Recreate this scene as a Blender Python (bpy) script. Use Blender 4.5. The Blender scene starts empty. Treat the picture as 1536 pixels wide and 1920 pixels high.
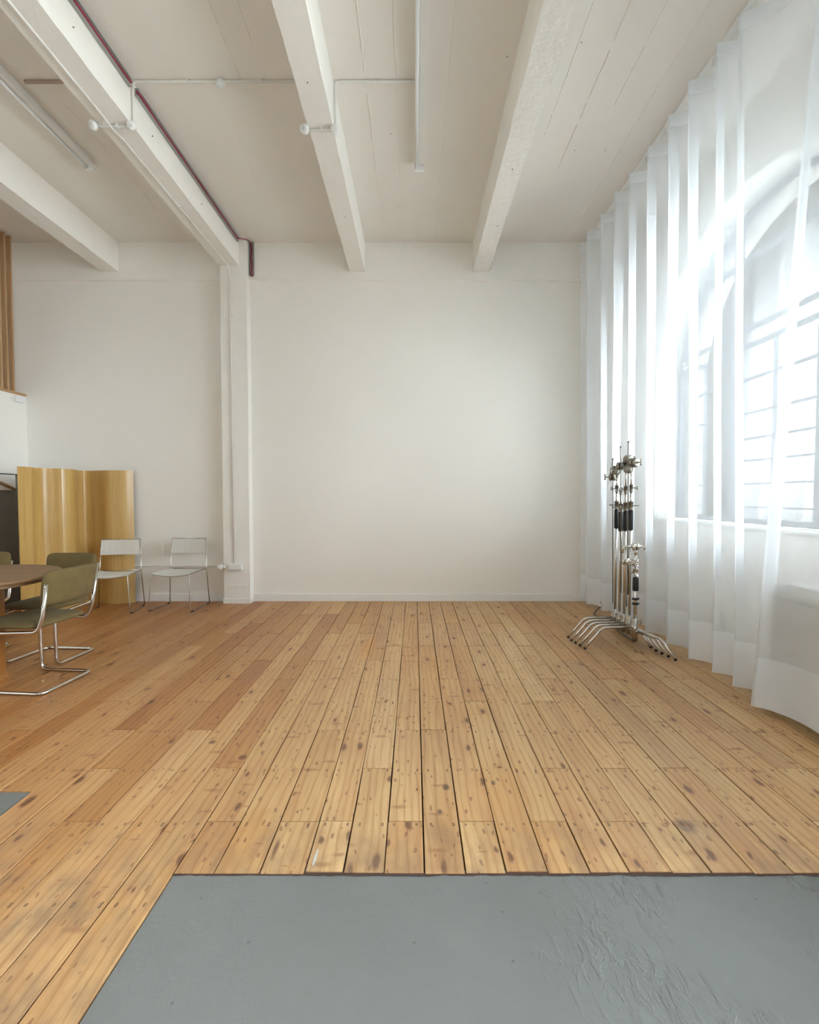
import bpy, bmesh, math, random
from mathutils import Vector, Matrix, noise
PI = math.pi
random.seed(7)
SC = bpy.context.scene
COL = SC.collection

# ------------------------------------------------------------------ camera
cam = bpy.data.cameras.new('camera')
cam.sensor_fit = 'HORIZONTAL'
cam.sensor_width = 36.0
cam.lens = 36.0 * 900 / 1536
cam.shift_x = -9 / 1536
cam.clip_start = 0.02
cam_o = bpy.data.objects.new('camera', cam)
cam_o.location = (0, 0, 1.25)
cam_o.rotation_euler = (PI / 2 - math.atan(30 / 900), 0, 0)
COL.objects.link(cam_o)
SC.camera = cam_o

# ------------------------------------------------------------------ sky and exposure
world = bpy.data.worlds.new('overcast_sky')
SC.world = world
world.use_nodes = True
wn = world.node_tree
bg = wn.nodes['Background']
bg.inputs['Color'].default_value = (0.84, 0.93, 1.0, 1)
bg.inputs['Strength'].default_value = 3.2
SC.view_settings.view_transform = 'Standard'
SC.view_settings.look = 'None'
SC.view_settings.exposure = 3.1
SC.view_settings.gamma = 1.0
SC.view_settings.use_curve_mapping = False
SC.cycles.max_bounces = 12
SC.cycles.diffuse_bounces = 7
SC.cycles.glossy_bounces = 4
SC.cycles.transmission_bounces = 8
SC.cycles.transparent_max_bounces = 24
SC.cycles.caustics_reflective = False
SC.cycles.caustics_refractive = False
SC.cycles.sample_clamp_indirect = 12

# room dimensions
YB, H, XW, XL = 5.675, 4.18, 2.5, -4.555
WT = 0.35                     # window wall thickness
YR = -5.2                     # rear wall
WIN = [(3.69, 1.31), (0.3, 1.6), (-3.3, 1.6)]   # arched windows: centre y, half width
SILL, SPR = 1.0, 2.3
SILLS = [1.0, 1.0, 0.15]          # the last one, unseen behind the camera, is lowered to admit more light

for i, (cy, r) in enumerate(WIN):       # sky portals in the modelled window openings (they add no light)
    L = bpy.data.lights.new('window_portal', 'AREA')
    L.shape = 'RECTANGLE'
    L.size = 2 * r
    L.size_y = SPR + r - SILLS[i]
    L.cycles.is_portal = True
    o = bpy.data.objects.new('window_portal', L)
    o.location = (XW + WT + 0.02, cy, (SILLS[i] + SPR + r) / 2)
    o.rotation_euler = (0, PI / 2, 0)
    o.rotation_euler = Vector((-1, 0, 0)).to_track_quat('-Z', 'Z').to_euler()
    COL.objects.link(o)
L = bpy.data.lights.new('added_roof_light_portal', 'AREA')  # portal for the added roof opening, out of view
L.shape = 'RECTANGLE'; L.size = 1.6; L.size_y = 3.8
L.cycles.is_portal = True
o = bpy.data.objects.new('added_roof_light_portal', L)
o.location = (1.4, -2.7, H + 0.27)
COL.objects.link(o)
# ------------------------------------------------------------------ materials
def new_mat(name):
    m = bpy.data.materials.new(name)
    m.use_nodes = True
    nt = m.node_tree
    for n in list(nt.nodes):
        nt.nodes.remove(n)
    out = nt.nodes.new('ShaderNodeOutputMaterial')
    return m, nt, out

class NT:
    def __init__(s, nt): s.nt = nt
    def n(s, t, **k):
        nd = s.nt.nodes.new(t)
        for a, b in k.items():
            if a.startswith('i_'):
                key = a[2:]
                key = int(key) if key.isdigit() else key.replace('_', ' ')
                nd.inputs[key].default_value = b
            else:
                setattr(nd, a, b)
        return nd
    def l(s, a, b): s.nt.links.new(a, b)
    def math(s, op, a, b=None, c=None):
        nd = s.n('ShaderNodeMath', operation=op)
        for i, v in enumerate((a, b, c)):
            if v is None: continue
            if isinstance(v, (int, float)): nd.inputs[i].default_value = v
            else: s.l(v, nd.inputs[i])
        return nd.outputs[0]
    def mix(s, f, a, b, mode='MIX'):
        nd = s.n('ShaderNodeMix', data_type='RGBA', blend_type=mode)
        for sock, v in ((nd.inputs[0], f), (nd.inputs[6], a), (nd.inputs[7], b)):
            if isinstance(v, (int, float)): sock.default_value = v
            elif isinstance(v, tuple): sock.default_value = v if len(v) == 4 else (*v, 1)
            else: s.l(v, sock)
        return nd.outputs[2]
    def ramp(s, f, stops, interp='LINEAR'):
        nd = s.n('ShaderNodeValToRGB')
        cr = nd.color_ramp
        cr.interpolation = interp
        while len(cr.elements) < len(stops): cr.elements.new(0.5)
        for e, (p, c) in zip(cr.elements, stops):
            e.position = p
            e.color = (c, c, c, 1) if isinstance(c, (int, float)) else (*c, 1)
        s.l(f, nd.inputs[0])
        return nd.outputs[0]
    def noise(s, vec, scale, detail=2, rough=0.5, dist=0):
        nd = s.n('ShaderNodeTexNoise')
        nd.inputs['Scale'].default_value = scale
        nd.inputs['Detail'].default_value = detail
        nd.inputs['Roughness'].default_value = rough
        nd.inputs['Distortion'].default_value = dist
        if vec is not None: s.l(vec, nd.inputs['Vector'])
        return nd.outputs[0]
    def mapping(s, vec, scale=(1, 1, 1), loc=(0, 0, 0)):
        nd = s.n('ShaderNodeMapping')
        nd.inputs['Scale'].default_value = scale
        nd.inputs['Location'].default_value = loc
        s.l(vec, nd.inputs['Vector'])
        return nd.outputs[0]
    def bump(s, h, strength, dist=0.01):
        nd = s.n('ShaderNodeBump')
        nd.inputs['Strength'].default_value = strength
        nd.inputs['Distance'].default_value = dist
        s.l(h, nd.inputs['Height'])
        return nd.outputs[0]

def simple(name, col, rough=0.6, metal=0.0, vary=0.0, vscale=8.0, bump=0.0, bscale=60.0, bdist=0.004, spec=0.5, sheen=0.0):
    m, nt, out = new_mat(name)
    N = NT(nt)
    b = N.n('ShaderNodeBsdfPrincipled')
    b.inputs['Base Color'].default_value = (*col, 1)
    b.inputs['Roughness'].default_value = rough
    b.inputs['Metallic'].default_value = metal
    b.inputs['Specular IOR Level'].default_value = spec
    if sheen: b.inputs['Sheen Weight'].default_value = sheen
    g = N.n('ShaderNodeNewGeometry')
    if vary:
        f = N.noise(g.outputs['Position'], vscale, 4, 0.6)
        c = N.mix(f, tuple(x * (1 - vary) for x in col), tuple(min(1, x * (1 + vary)) for x in col))
        N.l(c, b.inputs['Base Color'])
    if bump:
        f = N.noise(g.outputs['Position'], bscale, 4, 0.6)
        N.l(N.bump(f, bump, bdist), b.inputs['Normal'])
    N.l(b.outputs[0], out.inputs[0])
    return m

M = {}
M['wall'] = simple('white_wall_paint', (0.835, 0.805, 0.755), 0.75, vary=0.02, vscale=1.5, bump=0.15, bscale=90, bdist=0.002)
M['ceiling'] = simple('painted_concrete_ceiling', (0.82, 0.78, 0.725), 0.8, vary=0.03, vscale=3, bump=0.3, bscale=35, bdist=0.003)
M['beam'] = simple('rough_painted_concrete', (0.85, 0.82, 0.77), 0.8, vary=0.03, vscale=9, bump=0.4, bscale=26, bdist=0.006)
M['beam_rough'] = simple('heavily_pitted_painted_concrete', (0.85, 0.82, 0.77), 0.8, vary=0.03, vscale=9, bump=1.0, bscale=19, bdist=0.012)
M['trim'] = simple('white_gloss_trim', (0.82, 0.81, 0.79), 0.45)
M['conduit'] = simple('painted_conduit', (0.76, 0.74, 0.70), 0.5)
M['primer'] = simple('red_primer_conduit', (0.44, 0.33, 0.28), 0.6)
M['hole'] = simple('chipped_hole', (0.25, 0.2, 0.17), 0.9)
M['plastic'] = simple('white_plastic', (0.8, 0.8, 0.79), 0.35)
M['chrome'] = simple('chrome_tube', (0.66, 0.635, 0.60), 0.16, 1.0)
M['nickel'] = simple('nickel_plated_steel', (0.52, 0.49, 0.44), 0.2, 1.0)
M['dark_metal'] = simple('dark_cast_metal', (0.20, 0.19, 0.18), 0.4, 0.8)
M['black'] = simple('black_rubber', (0.012, 0.012, 0.014), 0.55)
M['heater_grey'] = simple('pale_grey_enamel', (0.42, 0.40, 0.37), 0.4)
M['groove'] = simple('dark_groove', (0.05, 0.05, 0.05), 0.8)
M['steel_white'] = simple('white_powder_coated_steel', (0.78, 0.77, 0.74), 0.3, 0.3)
M['red_cable'] = simple('red_cable', (0.30, 0.035, 0.06), 0.5)
M['tray'] = simple('grey_cable_tray', (0.33, 0.33, 0.32), 0.6)
M['frame'] = simple('grey_steel_window', (0.30, 0.31, 0.33), 0.5)
M['cord'] = simple('cream_pvc_cord', (0.74, 0.73, 0.68), 0.45)
M['subfloor'] = simple('dark_subfloor', (0.05, 0.03, 0.02), 0.9)
M['grey_panel'] = simple('dark_grey_panel', (0.22, 0.215, 0.205), 0.7)
M['facade'] = simple('pale_render_facade', (0.50, 0.51, 0.52), 0.9, vary=0.1, vscale=2)
M['dark_window'] = simple('facade_window_glass', (0.20, 0.23, 0.26), 0.2)
M['street'] = simple('pale_asphalt', (0.60, 0.58, 0.55), 0.9, vary=0.1, vscale=1)
M['leaf'] = simple('fresh_green_leaves', (0.38, 0.55, 0.24), 0.7, vary=0.3, vscale=4)
M['bark'] = simple('grey_bark', (0.18, 0.14, 0.10), 0.9, bump=0.5)

def velvet():
    m, nt, out = new_mat('olive_velvet')
    N = NT(nt)
    g = N.n('ShaderNodeNewGeometry')
    f = N.noise(g.outputs['Position'], 22, 5, 0.65)
    f2 = N.noise(g.outputs['Position'], 320, 2, 0.6)
    c = N.mix(f, (0.095, 0.062, 0.018), (0.175, 0.120, 0.040))
    c = N.mix(N.math('MULTIPLY', f2, 0.35), c, (0.05, 0.035, 0.015))
    b = N.n('ShaderNodeBsdfPrincipled')
    N.l(c, b.inputs['Base Color'])
    b.inputs['Roughness'].default_value = 0.95
    b.inputs['Sheen Weight'].default_value = 0.05
    b.inputs['Sheen Roughness'].default_value = 0.4
    b.inputs['Sheen Tint'].default_value = (0.75, 0.70, 0.5, 1)
    N.l(N.bump(f2, 0.3, 0.002), b.inputs['Normal'])
    N.l(b.outputs[0], out.inputs[0])
    return m
M['velvet'] = velvet()

def wood(name, light, dark, axis=1, rough=0.45, scale=1.0, knots=False, coat=0.0, contrast=0.5):
    """Generic grain running along the given axis, in object space."""
    m, nt, out = new_mat(name)
    N = NT(nt)
    tc = N.n('ShaderNodeTexCoord')
    s = [55 * scale] * 3
    s[axis] = 1.8 * scale
    v = N.mapping(tc.outputs['Object'], tuple(s))
    f = N.noise(v, 1.0, 5, 0.65, 0.4)
    s2 = [9 * scale] * 3
    s2[axis] = 0.5 * scale
    f2 = N.noise(N.mapping(tc.outputs['Object'], tuple(s2)), 1.0, 2, 0.5)
    ff = N.math('ADD', N.math('MULTIPLY', f, 0.6), N.math('MULTIPLY', f2, 0.4))
    c = N.ramp(ff, [(0.5 - contrast / 3, dark), (0.5 + contrast / 3, light)])
    b = N.n('ShaderNodeBsdfPrincipled')
    N.l(c, b.inputs['Base Color'])
    b.inputs['Roughness'].default_value = rough
    b.inputs['Coat Weight'].default_value = coat
    b.inputs['Coat Roughness'].default_value = 0.2
    N.l(N.bump(f, 0.15, 0.002), b.inputs['Normal'])
    N.l(b.outputs[0], out.inputs[0])
    return m
M['screen'] = wood('honey_pine_slats', (0.60, 0.39, 0.135), (0.46, 0.27, 0.07), 2, 0.35, 1.0, coat=0.35)
M['table'] = wood('walnut_brown_tabletop', (0.26, 0.145, 0.065), (0.165, 0.09, 0.038), 0, 0.55, 0.7)
M['pedestal'] = wood('orange_oak_pedestal', (0.34, 0.14, 0.03), (0.24, 0.085, 0.016), 2, 0.4)
M['stud'] = wood('raw_pine_stud', (0.52, 0.33, 0.17), (0.36, 0.20, 0.09), 2, 0.6)

JY0, JDY = 1.805, 0.3605
def plank_mat():
    m, nt, out = new_mat('old_baltic_pine_plank')
    N = NT(nt)
    tc = N.n('ShaderNodeTexCoord')
    oi = N.n('ShaderNodeObjectInfo')
    g = N.n('ShaderNodeNewGeometry')
    rnd = oi.outputs['Random']
    off = N.n('ShaderNodeCombineXYZ')
    N.l(N.math('MULTIPLY', rnd, 91.7), off.inputs[0])
    N.l(N.math('MULTIPLY', rnd, 437.3), off.inputs[1])
    va = N.n('ShaderNodeVectorMath', operation='ADD')
    N.l(g.outputs['Position'], va.inputs[0]); N.l(off.outputs[0], va.inputs[1])
    P = va.outputs[0]
    # flowing grain: distort x by a slow noise along the board
    wob = N.noise(N.mapping(P, (6, 1.6, 1)), 1.0, 2, 0.5)
    wv = N.n('ShaderNodeCombineXYZ')
    N.l(N.math('MULTIPLY', wob, 0.07), wv.inputs[0])
    vb = N.n('ShaderNodeVectorMath', operation='ADD')
    N.l(P, vb.inputs[0]); N.l(wv.outputs[0], vb.inputs[1])
    ring = N.n('ShaderNodeTexWave', wave_type='BANDS', bands_direction='X')
    ring.inputs['Scale'].default_value = 9
    ring.inputs['Distortion'].default_value = 5.0
    ring.inputs['Detail'].default_value = 2
    ring.inputs['Detail Scale'].default_value = 0.8
    N.l(N.mapping(vb.outputs[0], (1, 0.10, 1)), ring.inputs['Vector'])
    fine = N.noise(N.mapping(vb.outputs[0], (150, 4.5, 1)), 1.0, 3, 0.65)
    broad = N.noise(N.mapping(P, (9, 1.1, 1)), 1.0, 3, 0.55)
    grain = N.math('ADD', N.math('MULTIPLY', N.math('POWER', ring.outputs[1], 3.0), 0.22), N.math('MULTIPLY', fine, 0.72))
    col = N.ramp(grain, [(0.25, (0.64, 0.46, 0.26)), (0.48, (0.57, 0.385, 0.20)), (0.80, (0.36, 0.20, 0.085))])
    # board to board tone
    tone = N.ramp(rnd, [(0.0, (0.84, 0.70, 0.60)), (0.2, (1.0, 0.97, 0.9)), (0.4, (0.93, 0.80, 0.66)), (0.6, (1.06, 1.05, 1.02)), (0.8, (0.98, 0.88, 0.78)), (1.0, (0.90, 0.86, 0.82))])
    col = N.mix(1.0, col, tone, 'MULTIPLY')
    bt = N.ramp(broad, [(0.35, (0.86, 0.76, 0.70)), (0.62, (1.05, 1.04, 1.0))])
    col = N.mix(0.8, col, bt, 'MULTIPLY')
    # amber varnish patches that run over several boards
    amber = N.ramp(N.noise(N.mapping(g.outputs['Position'], (1.3, 0.8, 1), (3.1, 1.7, 0)), 1.0, 3, 0.5), [(0.52, 0.0), (0.70, 1.0)])
    col = N.mix(N.math('MULTIPLY', amber, 0.35), col, (0.50, 0.235, 0.06))
    # knots
    vk = N.n('ShaderNodeTexVoronoi', feature='F1', voronoi_dimensions='2D')
    vk.inputs['Scale'].default_value = 1.0
    vk.inputs['Randomness'].default_value = 1.0
    kw = N.n('ShaderNodeVectorMath', operation='ADD')
    N.l(P, kw.inputs[0])
    dn = N.n('ShaderNodeTexNoise'); dn.inputs['Scale'].default_value = 22
    N.l(P, dn.inputs['Vector'])
    sc_ = N.n('ShaderNodeVectorMath', operation='SCALE'); sc_.inputs['Scale'].default_value = 0.022
    N.l(dn.outputs['Color'], sc_.inputs[0]); N.l(sc_.outputs[0], kw.inputs[1])
    flat = N.mapping(kw.outputs[0], (9.0, 3.6, 0.0))
    N.l(flat, vk.inputs['Vector'])
    csep = N.n('ShaderNodeSeparateColor'); N.l(vk.outputs['Color'], csep.inputs[0])
    keep = N.math('GREATER_THAN', csep.outputs[0], 0.42)
    size = N.math('MULTIPLY_ADD', N.math('POWER', csep.outputs[1], 2.0), 0.15, 0.035)
    kd = N.math('DIVIDE', vk.outputs['Distance'], size)
    kmask = N.math('MULTIPLY', N.ramp(kd, [(0.45, 1.0), (1.0, 0.0)]), keep)
    halo = N.math('MULTIPLY', N.ramp(N.math('DIVIDE', kd, 3.2), [(0.2, 1.0), (1.0, 0.0)]), keep)
    col = N.mix(N.math('MULTIPLY', halo, 0.30), col, (0.42, 0.20, 0.09))
    col = N.mix(N.math('MULTIPLY', kmask, 0.82), col, (0.125, 0.052, 0.028))
    # boards towards the dining end: redder, with light fall-off painted into their colour
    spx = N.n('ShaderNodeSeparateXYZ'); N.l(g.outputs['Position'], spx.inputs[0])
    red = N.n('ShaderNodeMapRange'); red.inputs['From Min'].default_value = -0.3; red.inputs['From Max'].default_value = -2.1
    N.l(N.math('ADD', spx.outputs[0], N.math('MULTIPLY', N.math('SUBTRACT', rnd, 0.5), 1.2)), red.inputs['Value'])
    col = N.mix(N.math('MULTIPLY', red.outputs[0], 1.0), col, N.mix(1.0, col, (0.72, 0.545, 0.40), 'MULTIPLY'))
    # individual large knots, stains and a long amber patch seen in the photograph: x, y, half sizes, strength, colour
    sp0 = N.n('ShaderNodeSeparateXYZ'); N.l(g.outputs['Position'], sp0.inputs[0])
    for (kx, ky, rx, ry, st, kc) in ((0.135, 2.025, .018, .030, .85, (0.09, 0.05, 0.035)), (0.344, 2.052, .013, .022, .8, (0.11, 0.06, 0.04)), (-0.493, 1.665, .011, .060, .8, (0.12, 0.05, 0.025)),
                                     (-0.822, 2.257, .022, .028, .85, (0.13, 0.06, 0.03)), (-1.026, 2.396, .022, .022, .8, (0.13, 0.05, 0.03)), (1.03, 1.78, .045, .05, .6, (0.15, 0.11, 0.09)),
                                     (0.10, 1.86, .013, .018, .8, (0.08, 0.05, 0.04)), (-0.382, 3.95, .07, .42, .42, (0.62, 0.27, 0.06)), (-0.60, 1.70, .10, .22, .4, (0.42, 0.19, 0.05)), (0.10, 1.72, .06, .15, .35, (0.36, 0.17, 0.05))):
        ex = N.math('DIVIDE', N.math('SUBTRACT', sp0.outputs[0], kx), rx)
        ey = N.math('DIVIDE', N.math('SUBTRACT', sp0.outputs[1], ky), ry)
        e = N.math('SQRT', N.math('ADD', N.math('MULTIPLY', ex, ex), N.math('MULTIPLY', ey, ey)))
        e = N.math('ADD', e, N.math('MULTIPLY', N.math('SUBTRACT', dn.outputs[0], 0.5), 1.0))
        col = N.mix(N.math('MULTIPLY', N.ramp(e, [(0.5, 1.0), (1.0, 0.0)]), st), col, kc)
    # feathered reddish spike knots lying across the grain
    vq = N.n('ShaderNodeTexVoronoi', feature='F1', voronoi_dimensions='2D'); vq.inputs['Scale'].default_value = 1.0
    rq = N.n('ShaderNodeMapping'); rq.inputs['Rotation'].default_value = (0, 0, 0.5); rq.inputs['Scale'].default_value = (3.6, 11.0, 0)
    N.l(kw.outputs[0], rq.inputs['Vector']); N.l(rq.outputs[0], vq.inputs['Vector'])
    qs = N.n('ShaderNodeSeparateColor'); N.l(vq.outputs['Color'], qs.inputs[0])
    qd = N.math('DIVIDE', vq.outputs['Distance'], N.math('MULTIPLY_ADD', qs.outputs[1], 0.16, 0.06))
    qm = N.math('MULTIPLY', N.ramp(qd, [(0.3, 1.0), (1.0, 0.0)]), N.math('GREATER_THAN', qs.outputs[0], 0.66))
    col = N.mix(N.math('MULTIPLY', qm, 0.55), col, (0.27, 0.105, 0.045))
    # small flecks and wear scratches
    vf = N.n('ShaderNodeTexVoronoi', feature='F1', voronoi_dimensions='2D'); vf.inputs['Scale'].default_value = 1.0
    N.l(N.mapping(kw.outputs[0], (34, 13, 0), (5, 2, 0)), vf.inputs['Vector'])
    fs = N.n('ShaderNodeSeparateColor'); N.l(vf.outputs['Color'], fs.inputs[0])
    fl = N.math('MULTIPLY', N.math('LESS_THAN', vf.outputs['Distance'], N.math('MULTIPLY', fs.outputs[1], 0.20)), N.math('GREATER_THAN', fs.outputs[0], 0.6))
    col = N.mix(N.math('MULTIPLY', fl, 0.6), col, (0.17, 0.07, 0.035))
    # nail heads at the joists, two to a board
    sep = N.n('ShaderNodeSeparateXYZ'); N.l(g.outputs['Position'], sep.inputs[0])
    osep = N.n('ShaderNodeSeparateXYZ'); N.l(tc.outputs['Object'], osep.inputs[0])
    dy = N.math('PINGPONG', N.math('ADD', sep.outputs[1], JDY * 100 - JY0 + 0.018), JDY / 2)
    jit = N.math('MULTIPLY', N.math('SINE', N.math('MULTIPLY', rnd, 300)), 0.006)
    dy = N.math('ABSOLUTE', N.math('SUBTRACT', dy, N.math('ABSOLUTE', jit)))
    dx = N.math('SUBTRACT', N.math('ABSOLUTE', N.math('ADD', osep.outputs[0], jit)), 0.043)
    d = N.math('SQRT', N.math('ADD', N.math('MULTIPLY', dx, dx), N.math('MULTIPLY', N.math('MULTIPLY', dy, dy), 0.5)))
    nail = N.ramp(N.math('MULTIPLY', d, 100), [(0.36, 1.0), (0.60, 0.0)])
    col = N.mix(N.math('MULTIPLY', nail, 0.62), col, (0.09, 0.045, 0.03))
    # grey traffic wear by the concrete
    wy = N.ramp(sep.outputs[1], [(0.0, 1.0), (1.0, 0.0)])
    wr = N.n('ShaderNodeMapRange'); wr.inputs['From Min'].default_value = 1.95; wr.inputs['From Max'].default_value = 1.5
    N.l(sep.outputs[1], wr.inputs['Value'])
    wnz = N.ramp(N.noise(N.mapping(P, (7, 4, 1)), 1.0, 4, 0.6), [(0.42, 0.0), (0.68, 1.0)])
    col = N.mix(N.math('MULTIPLY', N.math('MULTIPLY', wr.outputs[0], wnz), 0.75), col, (0.20, 0.13, 0.085))
    b = N.n('ShaderNodeBsdfPrincipled')
    N.l(col, b.inputs['Base Color'])
    N.l(N.math('MULTIPLY_ADD', broad, 0.3, 0.30), b.inputs['Roughness'])
    hh = N.math('SUBTRACT', N.math('MULTIPLY', grain, 0.5), N.math('ADD', N.math('MULTIPLY', kmask, 0.3), nail))
    N.l(N.bump(hh, 0.35, 0.0025), b.inputs['Normal'])
    N.l(b.outputs[0], out.inputs[0])
    return m
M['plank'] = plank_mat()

def concrete_mat():
    m, nt, out = new_mat('grey_painted_concrete')
    N = NT(nt)
    g = N.n('ShaderNodeNewGeometry')
    P = g.outputs['Position']
    f = N.noise(P, 2.2, 5, 0.6)
    c = N.mix(f, (0.145, 0.148, 0.141), (0.20, 0.206, 0.197))
    st = N.ramp(N.noise(N.mapping(P, (1, 1, 1), (4, 2, 0)), 3.1, 6, 0.7), [(0.55, 0.0), (0.72, 1.0)])
    c = N.mix(N.math('MULTIPLY', st, 0.35), c, (0.17, 0.16, 0.145))
    pv = N.n('ShaderNodeTexVoronoi', feature='F1', voronoi_dimensions='2D'); pv.inputs['Scale'].default_value = 30
    N.l(P, pv.inputs['Vector'])
    ps = N.n('ShaderNodeSeparateColor'); N.l(pv.outputs['Color'], ps.inputs[0])
    pit = N.math('MULTIPLY', N.math('LESS_THAN', pv.outputs['Distance'], 0.13), N.math('GREATER_THAN', ps.outputs[0], 0.985))
    c = N.mix(N.math('MULTIPLY', pit, 0.6), c, (0.08, 0.08, 0.075))
    b = N.n('ShaderNodeBsdfPrincipled')
    N.l(c, b.inputs['Base Color'])
    b.inputs['Roughness'].default_value = 0.36
    # trowel ridges, strongest towards the window side
    sep = N.n('ShaderNodeSeparateXYZ'); N.l(P, sep.inputs[0])
    mr = N.n('ShaderNodeMapRange'); mr.inputs['From Min'].default_value = 0.1; mr.inputs['From Max'].default_value = 1.0
    mr.inputs['To Min'].default_value = 0.12
    N.l(sep.outputs[0], mr.inputs['Value'])
    rot = N.n('ShaderNodeMapping'); rot.inputs['Rotation'].default_value = (0, 0, 0.6); rot.inputs['Scale'].default_value = (30, 12, 1)
    N.l(P, rot.inputs['Vector'])
    rid = N.noise(rot.outputs[0], 1.0, 4, 0.6, 0.6)
    rid = N.math('MULTIPLY', N.ramp(rid, [(0.48, 0.0), (0.66, 1.0)]), N.ramp(N.noise(P, 2.6, 3, 0.6), [(0.42, 0.0), (0.6, 1.0)]))
    h = N.math('ADD', N.math('MULTIPLY', rid, mr.outputs[0]), N.math('MULTIPLY', N.noise(P, 60, 4, 0.6), 0.16))
    h = N.math('SUBTRACT', h, N.math('MULTIPLY', pit, 0.5))
    N.l(N.bump(h, 0.85, 0.007), b.inputs['Normal'])
    N.l(b.outputs[0], out.inputs[0])
    return m
M['concrete'] = concrete_mat()

def sheer_mat(name, clear, tint=(0.90, 0.935, 0.98)):
    m, nt, out = new_mat(name)
    N = NT(nt)
    lw = N.n('ShaderNodeLayerWeight'); lw.inputs['Blend'].default_value = 0.5
    tr = N.n('ShaderNodeBsdfTransparent')
    di = N.n('ShaderNodeBsdfDiffuse'); di.inputs['Color'].default_value = (*tint, 1)
    tl = N.n('ShaderNodeBsdfTranslucent'); tl.inputs['Color'].default_value = (*tint, 1)
    m1 = N.n('ShaderNodeMixShader'); m1.inputs[0].default_value = 0.13
    N.l(di.outputs[0], m1.inputs[1]); N.l(tl.outputs[0], m1.inputs[2])
    f = N.math('MULTIPLY', N.math('SUBTRACT', 1.0, N.math('POWER', lw.outputs['Facing'], 2.0)), clear)
    m2 = N.n('ShaderNodeMixShader')
    N.l(f, m2.inputs[0]); N.l(m1.outputs[0], m2.inputs[1]); N.l(tr.outputs[0], m2.inputs[2])
    N.l(m2.outputs[0], out.inputs[0])
    return m
M['sheer'] = sheer_mat('sheer_voile', 0.54)
M['hem'] = sheer_mat('sheer_voile_hem', 0.45)

def glass_mat():
    m, nt, out = new_mat('clear_window_glass')
    N = NT(nt)
    tr = N.n('ShaderNodeBsdfTransparent'); tr.inputs['Color'].default_value = (0.95, 0.97, 0.965, 1)
    gl = N.n('ShaderNodeBsdfGlossy'); gl.inputs['Roughness'].default_value = 0.02
    fr = N.n('ShaderNodeFresnel'); fr.inputs['IOR'].default_value = 1.45
    mx = N.n('ShaderNodeMixShader')
    N.l(fr.outputs[0], mx.inputs[0]); N.l(tr.outputs[0], mx.inputs[1]); N.l(gl.outputs[0], mx.inputs[2])
    N.l(mx.outputs[0], out.inputs[0])
    return m
M['glass'] = glass_mat()

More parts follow.
